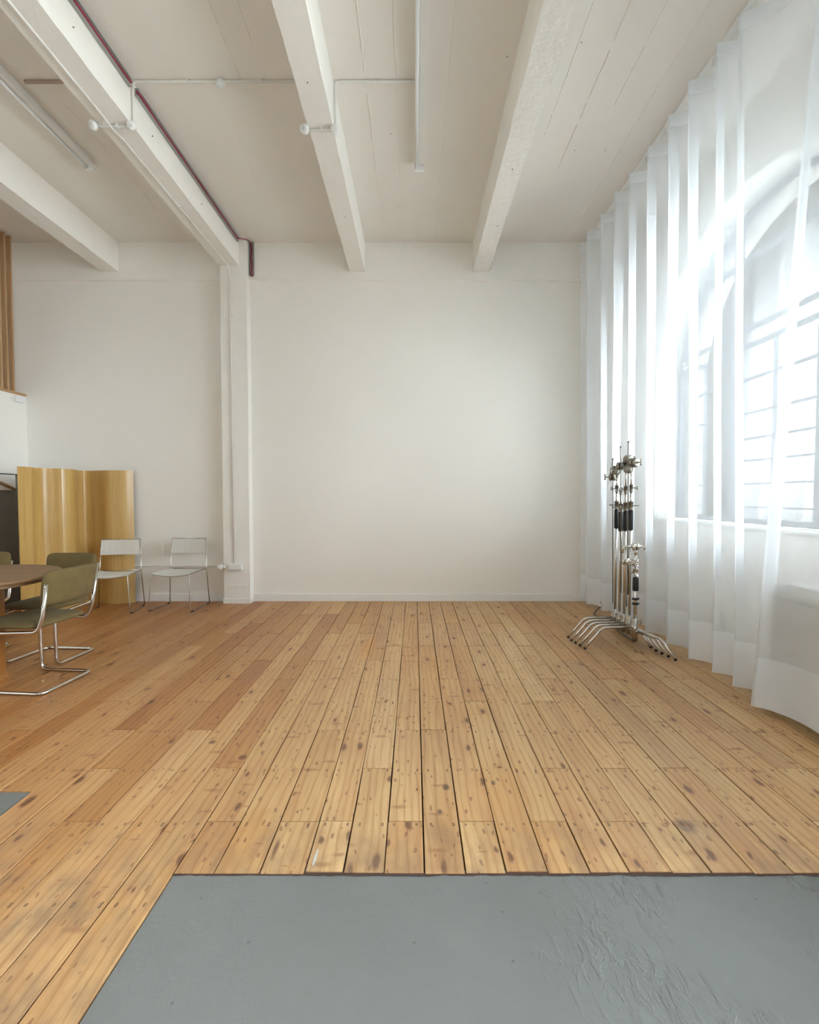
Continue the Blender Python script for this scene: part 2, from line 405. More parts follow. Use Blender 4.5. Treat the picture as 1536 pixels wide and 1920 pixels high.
# ------------------------------------------------------------------ mesh helpers
class MB:
    def __init__(s): s.v = []; s.f = []; s.sm = []
    def add(s, vs, fs, smooth=False):
        o = len(s.v)
        s.v += [tuple(p) for p in vs]
        s.f += [tuple(i + o for i in f) for f in fs]
        s.sm += [smooth] * len(fs)
        return s
    def box(s, x0, x1, y0, y1, z0, z1):
        vs = [(x, y, z) for z in (z0, z1) for y in (y0, y1) for x in (x0, x1)]
        return s.add(vs, [(0, 2, 3, 1), (4, 5, 7, 6), (0, 1, 5, 4), (2, 6, 7, 3), (0, 4, 6, 2), (1, 3, 7, 5)])
    def tube(s, pts, r, seg=10, closed=False, caps=True):
        pts = [Vector(p) for p in pts]
        n = len(pts)
        rs = r if isinstance(r, (list, tuple)) else [r] * n
        tan = []
        for i in range(n):
            a = pts[i - 1] if (i or closed) else pts[0]
            b = pts[(i + 1) % n] if (i < n - 1 or closed) else pts[-1]
            t = (b - a)
            tan.append(t.normalized() if t.length > 1e-9 else Vector((0, 0, 1)))
        ref = Vector((0, 0, 1)) if abs(tan[0].z) < 0.9 else Vector((1, 0, 0))
        u = (ref - tan[0] * ref.dot(tan[0])).normalized()
        vs = []
        for i in range(n):
            u = (u - tan[i] * u.dot(tan[i]))
            u = u.normalized() if u.length > 1e-6 else Vector((1, 0, 0))
            w = tan[i].cross(u)
            for k in range(seg):
                a = 2 * PI * k / seg
                vs.append(pts[i] + (u * math.cos(a) + w * math.sin(a)) * rs[i])
        fs = []
        m = n if closed else n - 1
        for i in range(m):
            j = (i + 1) % n
            for k in range(seg):
                fs.append((i * seg + k, i * seg + (k + 1) % seg, j * seg + (k + 1) % seg, j * seg + k))
        s.add(vs, fs, True)
        if caps and not closed:
            o = len(s.v) - len(vs)
            s.f.append(tuple(o + k for k in reversed(range(seg)))); s.sm.append(False)
            s.f.append(tuple(o + (n - 1) * seg + k for k in range(seg))); s.sm.append(False)
        return s
    def cyl(s, p0, p1, r, seg=16, r1=None):
        return s.tube([p0, p1], [r, r if r1 is None else r1], seg)
    def sphere(s, c, r, seg=12, sc=(1, 1, 1)):
        vs, fs = [], []
        rings = seg // 2
        for i in range(rings + 1):
            a = PI * i / rings
            for k in range(seg):
                b = 2 * PI * k / seg
                vs.append((c[0] + r * sc[0] * math.sin(a) * math.cos(b), c[1] + r * sc[1] * math.sin(a) * math.sin(b), c[2] + r * sc[2] * math.cos(a)))
        for i in range(rings):
            for k in range(seg):
                fs.append((i * seg + k, (i + 1) * seg + k, (i + 1) * seg + (k + 1) % seg, i * seg + (k + 1) % seg))
        return s.add(vs, fs, True)
    def grid(s, fn, nu, nv, smooth=True, closed_u=False):
        vs = [fn(i / nu, j / nv) for j in range(nv + 1) for i in range(nu + 1)]
        fs = [(j * (nu + 1) + i, j * (nu + 1) + i + 1, (j + 1) * (nu + 1) + i + 1, (j + 1) * (nu + 1) + i) for j in range(nv) for i in range(nu)]
        return s.add(vs, fs, smooth)
    def build(s, name, mat, parent=None, bevel=0.0, bseg=2, kind=None, loc=None, sharp=None):
        me = bpy.data.meshes.new(name)
        me.from_pydata([tuple(v) for v in s.v], [], s.f)
        me.polygons.foreach_set('use_smooth', s.sm)
        me.update()
        if isinstance(mat, str): mat = M[mat]
        me.materials.append(mat)
        if bevel:
            bm = bmesh.new(); bm.from_mesh(me)
            bmesh.ops.remove_doubles(bm, verts=bm.verts, dist=1e-6)
            bmesh.ops.recalc_face_normals(bm, faces=bm.faces)
            bmesh.ops.bevel(bm, geom=[e for e in bm.edges], offset=bevel, segments=bseg, profile=0.5, affect='EDGES', clamp_overlap=True)
            if bseg > 2:
                for f in bm.faces: f.smooth = True
            bm.to_mesh(me); bm.free()
        if sharp is not None:
            me.set_sharp_from_angle(angle=sharp)
        o = bpy.data.objects.new(name, me)
        COL.objects.link(o)
        if parent is not None: o.parent = parent
        if loc is not None: o.location = loc
        if kind: o['kind'] = kind
        return o

def thing(name, label, cat, loc=(0, 0, 0), rz=0.0, group=None):
    o = bpy.data.objects.new(name, None)
    o.empty_display_size = 0.1
    COL.objects.link(o)
    o.location = loc
    o.rotation_euler = (0, 0, rz)
    o['label'] = label; o['category'] = cat
    if group: o['group'] = group
    return o

def tag(o, label, cat, group=None):
    o['label'] = label; o['category'] = cat
    if group: o['group'] = group
    return o

def fillet(pts, rad, n=5, closed=False):
    pts = [Vector(p) for p in pts]
    out = []
    N_ = len(pts)
    for i, p in enumerate(pts):
        if not closed and i in (0, N_ - 1):
            out.append(p); continue
        a, b = pts[i - 1], pts[(i + 1) % N_]
        d1, d2 = (a - p), (b - p)
        ang = d1.angle(d2) if d1.length > 1e-9 and d2.length > 1e-9 else PI
        if ang > PI - 0.02:
            out.append(p); continue
        t = min(rad / math.tan(ang / 2), d1.length * 0.48, d2.length * 0.48)
        q0, q1 = p + d1.normalized() * t, p + d2.normalized() * t
        for k in range(n + 1):
            s_ = k / n
            out.append(q0 * (1 - s_) ** 2 + p * 2 * s_ * (1 - s_) + q1 * s_ ** 2)
    return out

def struct(name, mb, mat, **k):
    return mb.build(name, mat, kind='structure', **k)

def rough_prism(mb, x0, x1, y0, y1, z0, z1, step=0.06, amp=0.004, skip=()):
    """A concrete member whose faces and arrises wander a little, as cast in board forms."""
    def disp(p):
        v = noise.noise_vector(Vector(p) * 7.0) * amp + noise.noise_vector(Vector(p) * 23.0) * amp * 0.5
        return Vector(p) + v
    def face(o, du, dv):
        o, du, dv = Vector(o), Vector(du), Vector(dv)
        nu = max(1, min(90, round(du.length / step))); nv = max(1, min(90, round(dv.length / step)))
        mb.grid(lambda u, v: disp(o + du * u + dv * v), nu, nv, True)
    X, Y, Z_ = x1 - x0, y1 - y0, z1 - z0
    if 'b' not in skip: face((x0, y0, z0), (0, Y, 0), (X, 0, 0))
    if 't' not in skip: face((x0, y0, z1), (X, 0, 0), (0, Y, 0))
    if 'l' not in skip: face((x0, y0, z0), (0, 0, Z_), (0, Y, 0))
    if 'r' not in skip: face((x1, y0, z0), (0, Y, 0), (0, 0, Z_))
    if 'f' not in skip: face((x0, y0, z0), (X, 0, 0), (0, 0, Z_))
    if 'k' not in skip: face((x0, y1, z0), (0, 0, Z_), (X, 0, 0))
    return mb

# ------------------------------------------------------------------ floor
PX0 = -0.797                                   # edge of the board strip left of the concrete
YC = 1.552                                     # board ends at the concrete
floor = struct('floor', MB().box(-7.2, XW + WT, YR - 0.2, YB + 0.2, -0.25, -0.022), 'subfloor')
seams = [-0.800, -0.666, -0.516, -0.364, -0.237, -0.101, 0.034, 0.170, 0.306, 0.445, 0.585, 0.717, 0.859, 0.989, 1.127, 1.260]
x = seams[-1]
rs = random.Random(3)
while x < XW:
    x += rs.uniform(0.130, 0.141); seams.append(min(x, XW + 0.02))
x = seams[0]
left = []
while x > -5.0:
    x -= rs.uniform(0.130, 0.141); left.append(x)
seams = left[::-1] + seams
PATCH = (-1.645, 1.99)                         # second concrete patch: x below, y below
def plank(xa, xb, ya, yb, rr):
    g = rr.choice([0.0018, 0.0022, 0.0026, 0.0032])
    w = (xb - xa) / 2 - g
    cx, cy = (xa + xb) / 2, (ya + yb) / 2
    hl = (yb - ya) / 2 - 0.0016
    zt = rr.uniform(-0.0012, 0.0012)
    mb = MB()
    c = 0.0009
    n = 3 if hl > 0.3 else 1
    # chamfered board, edges wander a millimetre or so
    ys = [-hl + 2 * hl * i / n for i in range(n + 1)]
    vs, fs = [], []
    for i, y in enumerate(ys):
        wl = -w + rr.uniform(-0.0012, 0.0012); wr = w + rr.uniform(-0.0012, 0.0012)
        ye = y
        vs += [(wl, ye, -0.020), (wl, ye, -c), (wl + c, ye, 0), (wr - c, ye, 0), (wr, ye, -c), (wr, ye, -0.020)]
    for i in range(n):
        a, b = i * 6, (i + 1) * 6
        for k in range(5): fs.append((a + k, b + k, b + k + 1, a + k + 1))
        fs.append((a + 5, b + 5, b, a))
    fs.append((5, 4, 3, 2, 1, 0)); e = n * 6
    fs.append((e, e + 1, e + 2, e + 3, e + 4, e + 5))
    fs = [tuple(reversed(f)) for f in fs]
    mb.add(vs, fs)
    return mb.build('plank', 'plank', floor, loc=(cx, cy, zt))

rp = random.Random(11)
joist = [JY0 + JDY * k for k in range(-14, 12)]
near_joint = {}     # which boards break near the camera, read off the photograph: seam index -> first joint
photo_first = {0: 1.805, 1: None, 2: 1.805, 3: 1.805, 4: None, 5: 1.805, 6: None, 7: 1.805, 8: None, 9: 1.805, 10: None, 11: 1.805, 12: None, 13: 1.805, 14: None, 15: 1.805, 16: None, 17: 1.805}
base_i = len(left)
prev = set()
for i in range(len(seams) - 1):
    xa, xb = seams[i], seams[i + 1]
    xm = (xa + xb) / 2
    if xb <= PX0 + 0.01:
        y0 = PATCH[1] if xm < PATCH[0] else -0.6
    else:
        y0 = YC + rp.uniform(-0.006, 0.006)
    cuts = []
    k = i - base_i
    js = [j for j in joist if j > y0 + 0.2 and j < YB - 0.3]
    if k in photo_first and photo_first[k]:
        cuts.append(JY0)
    elif k >= 0:
        cuts.append(JY0 + JDY * rp.choice([1, 1, 2]))
    else:
        cuts.append(rp.choice(js[:4]))
    while True:
        nx = cuts[-1] + JDY * rp.choice([2, 3, 4, 4, 5, 6])
        if nx > YB - 0.3: break
        if round(nx, 2) in prev: nx += JDY
        if nx > YB - 0.3: break
        cuts.append(nx)
    prev = {round(c, 2) for c in cuts[1:]}
    ends = [y0] + cuts + [YB - 0.006]
    for a, b in zip(ends[:-1], ends[1:]):
        if b - a > 0.05: plank(xa, xb, a, b, rp)

def slab(name, x0, x1, y0, y1, nx, ny, fade):
    def fn(u, v):
        x, y = x0 + (x1 - x0) * u, y0 + (y1 - y0) * v
        z = -0.006
        z += 0.0022 * noise.noise(Vector((x * 3, y * 3, 0)))
        k = max(0.0, min(1.0, (x - 0.1) / 0.8)) if fade else 0.2
        z += (0.3 + k) * 0.0022 * noise.noise(Vector((x * 19 + y * 6, y * 14 - x * 5, 3)))
        # trowelled paint lip towards the boards
        d = y1 - y
        if d < 0.05: z += 0.003 * (1 - d / 0.05) * (0.6 + noise.noise(Vector((x * 30, 0, 7))))
        return (x, y, z)
    return MB().grid(fn, nx, ny).build(name, 'concrete', floor)
slab('concrete_slab', PX0 - 0.001, XW + 0.02, 0.3, YC + 0.012, 150, 70, True)
MB().grid(lambda u, v: (PX0 + (XW + 0.02 - PX0) * u, YR + (0.3 - YR) * v, -0.006), 4, 4).build('concrete_slab', 'concrete', floor)
slab('concrete_slab', -4.6, PATCH[0] + 0.10, 0.3, PATCH[1] + 0.008, 50, 30, False)
MB().grid(lambda u, v: (-7.1 + (PX0 + 7.1) * u, YR + (0.3 - YR) * v, -0.010 if v < 2 else 0), 4, 4).build('concrete_slab', 'concrete', floor)
# dark ragged joint of filler between boards and concrete
mb = MB()
rj = random.Random(5)
def jn(u, v):
    x = PX0 + (XW - PX0) * u
    w = 0.006 + 0.004 * noise.noise(Vector((x * 14, 1, 0))) + 0.004 * noise.noise(Vector((x * 45, 4, 0)))
    y = YC - 0.001 - (w if v == 0 else (-0.010 if v == 1 else 0))
    return (x, y, -0.0035 + 0.002 * math.sin(PI * v))
mb.grid(jn, 300, 2)
M['caulk'] = simple('dark_gap_filler', (0.07, 0.035, 0.025), 0.9, vary=0.4, vscale=30)
mb.build('joint_filler', 'caulk', floor)
# white paint chip in the board left of centre, and the knot hole
mb = MB()
ch = [(-0.346, 1.585), (-0.347, 1.62), (-0.342, 1.66), (-0.338, 1.655), (-0.337, 1.61), (-0.341, 1.58)]
mb.add([(a, b, 0.0021) for a, b in ch], [tuple(range(len(ch)))][::1])
M['chip'] = simple('pale_paint_chip', (0.55, 0.53, 0.49), 0.7)
mb.build('paint_chip', 'chip', floor)

# ------------------------------------------------------------------ walls
wb = MB().box(-7.2, XW + WT, YB, YB + 0.25, -0.02, H + 0.2)
wall_back = struct('wall_back', wb, 'wall')
# downstand band at the head of the wall with its soft ragged lower lip
mb = MB()
def band(u, v):
    x = -7.2 + (XW + 7.2) * u
    wob = 0.004 * noise.noise(Vector((x * 1.7, 0, 0))) + 0.0015 * noise.noise(Vector((x * 9, 0, 2)))
    prof = [(YB + 0.01, 3.742), (YB - 0.022, 3.745), (YB - 0.031, 3.752), (YB - 0.029, 3.764), (YB - 0.025, 3.78), (YB - 0.025, H)]
    y, z = prof[round(v * 5)]
    return (x, y + wob * 0.4, z + (wob if v < 0.9 else 0))
mb.grid(band, 160, 5, True)
mb.build('head_band', 'beam', wall_back, sharp=0.9)
# column standing proud of the back wall
mb = MB()
CX0, CX1, CY = -2.215, -1.912, 5.555
rough_prism(mb, CX0, CX1, CY, YB + 0.01, 0.0, H, 0.05, 0.004, skip='tbk')
column = mb.build('column', 'beam', wall_back)
rough_prism(MB(), CX0 - 0.008, CX1 + 0.006, CY - 0.012, YB, 0.0, 0.055, 0.05, 0.002, skip='bk').build('column_plinth', 'beam', column)
mb = MB()
for z in (0.62, 0.36, 0.21): # shutter lines left by the formwork
    mb.box(CX0 + 0.01, CX1 - 0.01, CY - 0.0035, CY + 0.004, z, z + 0.003)
mb.build('formwork_line', 'beam', column)

# left wall: white partition, timber capping, studs of the mezzanine above
wl = MB().box(XL - 0.1, XL, YR, YB, 1.50, 2.412)
wl.box(XL - 0.1, XL, YR, 4.2, -0.02, 1.50)
wall_left = struct('wall_left', wl, 'wall')
MB().box(XL - 0.12, XL + 0.012, YR, YB - 0.01, 2.412, 2.44).build('timber_capping', 'stud', wall_left)
MB().box(XL - 0.35, XL - 0.30, 4.2, YB, 0, 1.40).build('grey_panel', 'grey_panel', wall_left)
MB().box(XL - 0.10, XL - 0.005, 4.2, YB - 0.01, 0, 1.33).build('lower_panel', 'grey_panel', wall_left)
for y in (5.35, 5.43, 5.51):
    MB().box(XL - 0.05, XL - 0.0, y - 0.010, y + 0.012, 2.44, H).build('stud', 'stud', wall_left, bevel=0.002, bseg=1)
for y in (4.9, 4.3, 3.7, 3.1):
    MB().box(XL - 0.09, XL, y - 0.022, y + 0.022, 2.44, H).build('stud', 'stud', wall_left, bevel=0.002, bseg=1)
struct('wall_far_left', MB().box(-7.3, -7.1, YR, YB + 0.1, -0.02, H + 0.1), 'wall')
mb = MB().box(-7.2, XW + WT, YR - 0.2, YR, -0.02, H + 0.2)
struct('wall_rear', mb, 'wall')
MB().box(-7.1, XL - 0.1, YR, YB, 2.30, 2.41).build('mezzanine_deck', 'stud', wall_left)

# right wall with arched windows
def arch(y):
    for cy, r in WIN:
        if abs(y - cy) < r: return SPR + math.sqrt(max(0, r * r - (y - cy) ** 2))
    return None
mb = MB()
x0, x1 = XW, XW + WT
ys = [YR]
for cy, r in sorted(WIN):
    n = 40
    ys += [cy - r] + [cy - r * math.cos(PI * k / n) for k in range(1, n)] + [cy + r]
ys += [YB + 0.1]
for a, b in zip(ys[:-1], ys[1:]):
    m_ = (a + b) / 2
    inside = arch(m_) is not None
    SILL = SILLS[min(range(3), key=lambda q: abs(WIN[q][0] - m_))]
    if not inside:
        for xx, fl in ((x0, 1), (x1, 0)):
            q = [(xx, a, -0.02), (xx, b, -0.02), (xx, b, H + 0.1), (xx, a, H + 0.1)]
            mb.add(q, [(0, 1, 2, 3) if not fl else (3, 2, 1, 0)])
    else:
        za = arch(a) or SPR; zb = arch(b) or SPR
        if abs(za - SPR) < 0.2 and arch(a) is None: za = SPR
        for xx in (x0, x1):
            mb.add([(xx, a, -0.02), (xx, b, -0.02), (xx, b, SILL), (xx, a, SILL)], [(3, 2, 1, 0)])
            mb.add([(xx, a, za), (xx, b, zb), (xx, b, H + 0.1), (xx, a, H + 0.1)], [(3, 2, 1, 0)])
        mb.add([(x0, a, za), (x0, b, zb), (x1, b, zb), (x1, a, za)], [(0, 1, 2, 3)], True)
        mb.add([(x0, a, SILL), (x0, b, SILL), (x1, b, SILL), (x1, a, SILL)], [(3, 2, 1, 0)])
SILL = 1.0
for cy, r in WIN:
    SILL = SILLS[[w_[0] for w_ in WIN].index(cy)]
    for y in (cy - r, cy + r):
        mb.add([(x0, y, SILL), (x1, y, SILL), (x1, y, SPR), (x0, y, SPR)], [(0, 1, 2, 3)])
wall_right = struct('wall_right', mb, 'wall')
for cy, r in WIN:
    SILL = SILLS[[w_[0] for w_ in WIN].index(cy)]
    MB().box(XW - 0.012, XW + 0.2, cy - r + 0.004, cy + r - 0.004, SILL, SILL + 0.022).build('window_ledge', 'trim', wall_right, bevel=0.004)

def window(idx, cy, r):
    SILL = SILLS[idx - 1]
    X = XW + 0.25
    w = bpy.data.objects.new('window_%d' % idx, None)
    COL.objects.link(w); w.location = (X, cy, SILL); w['kind'] = 'structure'
    top = lambda y: SPR - SILL + math.sqrt(max(0, r * r - y * y))
    # outer steel frame following the arch
    t = 0.045
    path = [(-r + t / 2, 0.022)] + [((r - t / 2) * -math.cos(PI * k / 28), SPR - SILL + (r - t / 2) * math.sin(PI * k / 28)) for k in range(29)] + [(r - t / 2, 0.022)]
    mb = MB()
    for (ya, za), (yb, zb) in zip(path[:-1], path[1:]):
        d = Vector((0, yb - ya, zb - za)); nrm = Vector((0, -d.z, d.y)).normalized() * t / 2
        A, B = Vector((0, ya, za)), Vector((0, yb, zb))
        q = [A - nrm, B - nrm, B + nrm, A + nrm]
        vs = [(p.x - 0.02, p.y, p.z) for p in q] + [(p.x + 0.02, p.y, p.z) for p in q]
        mb.add(vs, [(0, 1, 2, 3), (7, 6, 5, 4), (0, 4, 5, 1), (1, 5, 6, 2), (2, 6, 7, 3), (3, 7, 4, 0)])
    mb.box(-0.02, 0.02, -r + t, r - t, 0.022, 0.022 + t)
    mb.build('window_frame', 'frame', w)
    vy = [-r / 3, r / 3]
    for y in vy:
        MB().box(-0.022, 0.022, y - 0.028, y + 0.028, 0.06, top(abs(y) + 0.028) - 0.02).build('mullion', 'frame', w)
    for z, th in ((1.16, .012), (1.35, .012), (1.54, .012), (1.72, .014), (1.93, .014), (2.21, .016), (2.48, .03), (2.62, .03), (3.19, .045)):
        zz = z - SILL
        hw = r - t if z < SPR else math.sqrt(r * r - (z - SPR + th) ** 2) - t
        MB().box(-0.015, 0.015, -hw, hw, zz - th / 2, zz + th / 2).build('glazing_bar', 'frame', w)
    for y in (-0.66 * r - 0.01, 0.0, 0.66 * r + 0.01):
        MB().box(-0.010, 0.010, y - 0.007, y + 0.007, 0.06, 2.48 - SILL).build('glazing_bar', 'frame', w)
    ye = [-r + t / 2] + vy + [r - t / 2]
    ze = [0.03] + [q - SILL for q in (1.35, 1.72, 2.21, 2.55, 3.19, 3.95)]
    for ya, yb in zip(ye[:-1], ye[1:]):
        for za, zb in zip(ze[:-1], ze[1:]):
            n = 8
            pts = []
            for k in range(n + 1):
                y = ya + (yb - ya) * k / n
                tz = min(zb, top(y) - 0.01)
                pts.append((0.003, y, max(za, tz)))
            if max(p[2] for p in pts) <= za + 0.02: continue
            vs = [(0.003, ya + (yb - ya) * k / n, za) for k in range(n + 1)] + pts
            fs = [(k, k + 1, n + 2 + k, n + 1 + k) for k in range(n) if vs[n + 1 + k][2] > za or vs[n + 2 + k][2] > za]
            MB().add(vs, fs).build('pane', 'glass', w)
    return w
for i, (cy, r) in enumerate(WIN): window(i + 1, cy, r)

# ------------------------------------------------------------------ ceiling, beams
SKY = (0.6, 2.2, -4.6, -0.8)                 # unseen roof light behind the camera, added to brighten the room
mb = MB().box(-7.2, XW + WT, SKY[3], YB + 0.2, H, H + 0.25).box(-7.2, XW + WT, YR - 0.2, SKY[2], H, H + 0.25)
mb.box(-7.2, SKY[0], SKY[2], SKY[3], H, H + 0.25).box(SKY[1], XW + WT, SKY[2], SKY[3], H, H + 0.25)
ceiling = struct('ceiling', mb, 'ceiling')
rc = random.Random(21)
for x, y0, y1, w in ((-0.342, 2.0, 5.64, .004), (-0.128, 1.9, 5.64, .0032), (0.03, 5.0, 5.64, .003), (0.24, 2.6, 5.64, .0026), (1.062, 2.2, 4.0, .003), (1.286, 1.8, 4.4, .005), (1.50, 2.2, 3.7, .0025), (1.745, 1.8, 5.5, .0042),
                     (-1.22, 2.9, 3.6, .003), (-1.46, 3.6, 4.6, .0025), (-1.05, 2.7, 3.2, .002), (-2.62, 3.7, 5.0, .002)):
    mb = MB()
    n = int((y1 - y0) / 0.03)
    pr = None
    for k in range(n + 1):
        y = y0 + (y1 - y0) * k / n
        ww = w * (0.5 + rc.random() * 0.8); xx = x + 0.003 * noise.noise(Vector((x * 9, y * 5, 0))) + rc.uniform(-0.0008, 0.0008)
        d = ww * 1.4
        cur = [(xx - ww, y, H + 0.001), (xx, y, H - d), (xx + ww, y, H + 0.001)]
        if rc.random() < 0.06: pr = None
        if pr: mb.add(pr + cur, [(0, 3, 4, 1), (1, 4, 5, 2)])
        pr = cur
    mb.build('formwork_ridge', 'ceiling', ceiling)
BE = [(-3.625, -3.43, 3.85), (-2.225, -1.998, 3.872), (-0.748, -0.572, 3.846), (0.680, 0.862, 3.846)]
beams = []
for i, (a, b, zb) in enumerate(BE):
    mb = MB()
    rough_prism(mb, a, b, -0.6, 0.6, zb, H + 0.01, 0.3, 0.003, skip='tfk')
    rough_prism(mb, a, b, 0.6, YB - 0.02 if i != 1 else CY + 0.02, zb, H + 0.01, 0.055, 0.0055 if i == 3 else 0.004, skip='tf')
    beams.append(mb.build('beam', 'beam_rough' if i == 3 else 'beam', ceiling))
w = bpy.data.objects.new('window_4', None)  # glazing of the roof light added for extra daylight
COL.objects.link(w); w.location = ((SKY[0] + SKY[1]) / 2, (SKY[2] + SKY[3]) / 2, H + 0.22); w['kind'] = 'structure'
for k in range(3):
    q = -0.8 + 1.6 * k / 2
    MB().box(q - 0.02, q + 0.02, -1.9, 1.9, -0.03, 0.03).build('glazing_bar', 'frame', w)
    if k: MB().add([(q - 0.78, -1.9, 0), (q - 0.02, -1.9, 0), (q - 0.02, 1.9, 0), (q - 0.78, 1.9, 0)], [(0, 1, 2, 3)]).build('pane', 'glass', w)
# painted-over bolt stubs and chipped holes on beams and ceiling
def pock(x, y, z, nx, ny, nz, r=0.008, par=ceiling):
    c = Vector((x, y, z)); n = Vector((nx, ny, nz))
    mb = MB().cyl(c - n * 0.004, c + n * 0.0035, r, 8)
    return mb.build('plugged_hole', 'hole', par)
for (x, y) in ((-0.19, 3.98), (-0.16, 4.95), (0.62, 3.3), (1.08, 3.2), (1.62, 4.17), (1.36, 4.17)):
    pock(x, y, H - 0.001, 0, 0, -1, 0.0035)
for (x, y) in ((-0.67, 3.1), (-0.64, 4.55), (0.80, 4.7), (0.78, 3.9)):
    pock(x, y, 3.842, 0, 0, -1, 0.0035)
for y in (2.9, 3.75, 4.6):
    pock(-1.994, y, 3.99, 1, 0, 0, 0.004)

# baseboards
struct('baseboard_back', MB().box(CX1 + 0.012, XW, YB - 0.016, YB, 0.0, 0.088), 'trim', bevel=0.002)
struct('baseboard_left', MB().box(XL, CX0 - 0.012, YB - 0.016, YB, 0.0, 0.088), 'trim', bevel=0.002)
struct('baseboard_right', MB().box(XW - 0.016, XW, YR, YB - 0.016, 0.0, 0.12), 'trim', bevel=0.002)

# ------------------------------------------------------------------ conduits
YCON = 3.482
def jbox(mb, c, axis, r=0.030, d=0.034):
    c = Vector(c); a = Vector(axis)
    mb.tube([c, c + a * d * 0.85, c + a * d, c + a * d], [r, r, r * 0.86, 0.001], 18)
    for k in range(2):
        pass
    return mb
def conduit_run(i, label, pts, boxes, clips, r=0.0085, stub=None):
    t = thing('conduit', label, 'conduit', pts[0])
    o = Vector(pts[0])
    L = [Vector(p) - o for p in pts]
    MB().tube(fillet(L, 0.035, 5), r, 10).build('pipe', 'conduit', t)
    for c, ax in boxes:
        jbox(MB(), Vector(c) - o, ax).build('junction_box', 'plastic', t)
    for c, sx in clips:
        c = Vector(c) - o
        MB().box(c.x - sx[0], c.x + sx[0], c.y - sx[1], c.y + sx[1], c.z - sx[2], c.z + sx[2]).build('clip', 'conduit', t, bevel=0.002)
    return t
zc = H - 0.010
b1, b2 = BE[1], BE[2]
conduit_run(1, 'white conduit looping from the ceiling tube light down and under the middle beam', [
    (-0.002, YCON, zc), (b2[1] + 0.014, YCON, zc), (b2[1] + 0.014, YCON, b2[2] - 0.014), (b2[0] - 0.014, YCON, b2[2] - 0.014), (b2[0] - 0.014, YCON, zc)],
    [((b2[1] + 0.010, YCON - 0.004, b2[2] - 0.012), (0.1, -0.85, -0.5)), ((b2[0] - 0.020, YCON - 0.004, b2[2] - 0.012), (-0.3, -0.9, -0.3))],
    [((-0.25, YCON, zc), (0.008, 0.014, 0.0095)), ((-0.655, YCON, b2[2] - 0.012), (0.008, 0.014, 0.013))])
conduit_run(2, 'white conduit crossing the ceiling between the beam with the red cable and the middle beam', [
    (b2[0] - 0.004, YCON, zc), (b1[1] + 0.014, YCON, zc), (b1[1] + 0.014, YCON, b1[2] - 0.014), (b1[0] - 0.014, YCON, b1[2] - 0.014), (b1[0] - 0.014, YCON, zc)],
    [((-1.363, YCON, zc - 0.003), (0, -0.2, -0.98)), ((b1[1] + 0.008, YCON - 0.004, b1[2] - 0.012), (0.1, -0.85, -0.5)), ((b1[0] - 0.030, YCON - 0.004, b1[2] - 0.012), (-0.3, -0.9, -0.3))],
    [((-1.08, YCON, zc), (0.007, 0.013, 0.0095)), ((-1.60, YCON, zc), (0.007, 0.013, 0.0095)), ((-2.10, YCON, b1[2] - 0.012), (0.008, 0.014, 0.013))])
t = thing('conduit', 'short brownish red conduit on the ceiling left of the beam with the red cable', 'conduit', (-2.29, 3.486, zc))
MB().tube([(0, 0, 0), (-0.46, 0, 0)], 0.011, 10).build('pipe', 'primer', t)
# long conduit below beam and down the column to the socket box
cx = -2.118
run = [(-2.150, YR + 0.3, 3.860), (-2.146, 0.5, 3.860), (-2.140, YCON - 0.12, 3.860), (-2.128, YCON, 3.835), (-2.135, YCON + 0.12, 3.860), (-2.112, CY - 0.015, 3.858), (-2.098, CY - 0.013, 3.74), (cx + 0.028, CY - 0.013, 0.47)]
t = thing('conduit', 'thin white conduit along the underside of a beam and down the column to the box', 'conduit', run[-1])
o = Vector(run[-1])
MB().tube(fillet([Vector(p) - o for p in run], 0.05, 5), 0.0075, 10).build('pipe', 'conduit', t)
for c in ((-2.125, 4.42, 3.862), (-2.10, CY - 0.008, 3.3), (-2.094, CY - 0.008, 1.6), (-2.092, CY - 0.008, 0.87)):
    c = Vector(c) - o
    MB().box(c.x - 0.003, c.x + 0.026, c.y - 0.008, c.y + 0.006, c.z - 0.008, c.z + 0.008).build('clip', 'conduit', t, bevel=0.002)
t = thing('outlet_box', 'white surface-mounted outlet box at the foot of the column conduit', 'outlet', (-2.06, CY, 0.43))
MB().box(-0.082, 0.072, -0.052, -0.004, -0.036, 0.040).build('box_body', 'plastic', t, bevel=0.005, bseg=2)
MB().box(-0.070, 0.060, -0.056, -0.050, -0.027, 0.030).build('face_plate', 'plastic', t, bevel=0.003)
for x in (-0.03, 0.012):
    MB().box(x - 0.011, x + 0.011, -0.0585, -0.055, 0.004, 0.015).build('switch', 'plastic', t, bevel=0.001, bseg=1)
t = thing('conduit', 'low horizontal conduit on the back wall ending in a round knob by the column', 'conduit', (-2.25, YB - 0.012, 0.425))
MB().tube([(0.02, -0.01, 0), (-2.2, 0, 0.0)], 0.0075, 10).build('pipe', 'conduit', t)
for x in (-0.42, -0.90, -1.06): MB().box(x - 0.007, x + 0.007, -0.010, 0.011, -0.012, 0.013).build('clip', 'conduit', t, bevel=0.002)
MB().tube([(0.0, -0.01, 0), (0.0, -0.10, 0.0), (0.0, -0.10, 0)], [0.012, 0.012, 0.010], 12).build('elbow', 'plastic', t)
MB().tube([(0.0, -0.098, 0), (-0.004, -0.128, 0.0), (-0.005, -0.134, 0.0), (-0.005, -0.134, 0)], [0.036, 0.036, 0.029, 0.001], 20).build('junction_box', 'plastic', t)
MB().tube([(0.0, -0.10, 0), (0.06, -0.14, 0.004)], 0.009, 10).build('cable_stub', 'plastic', t)

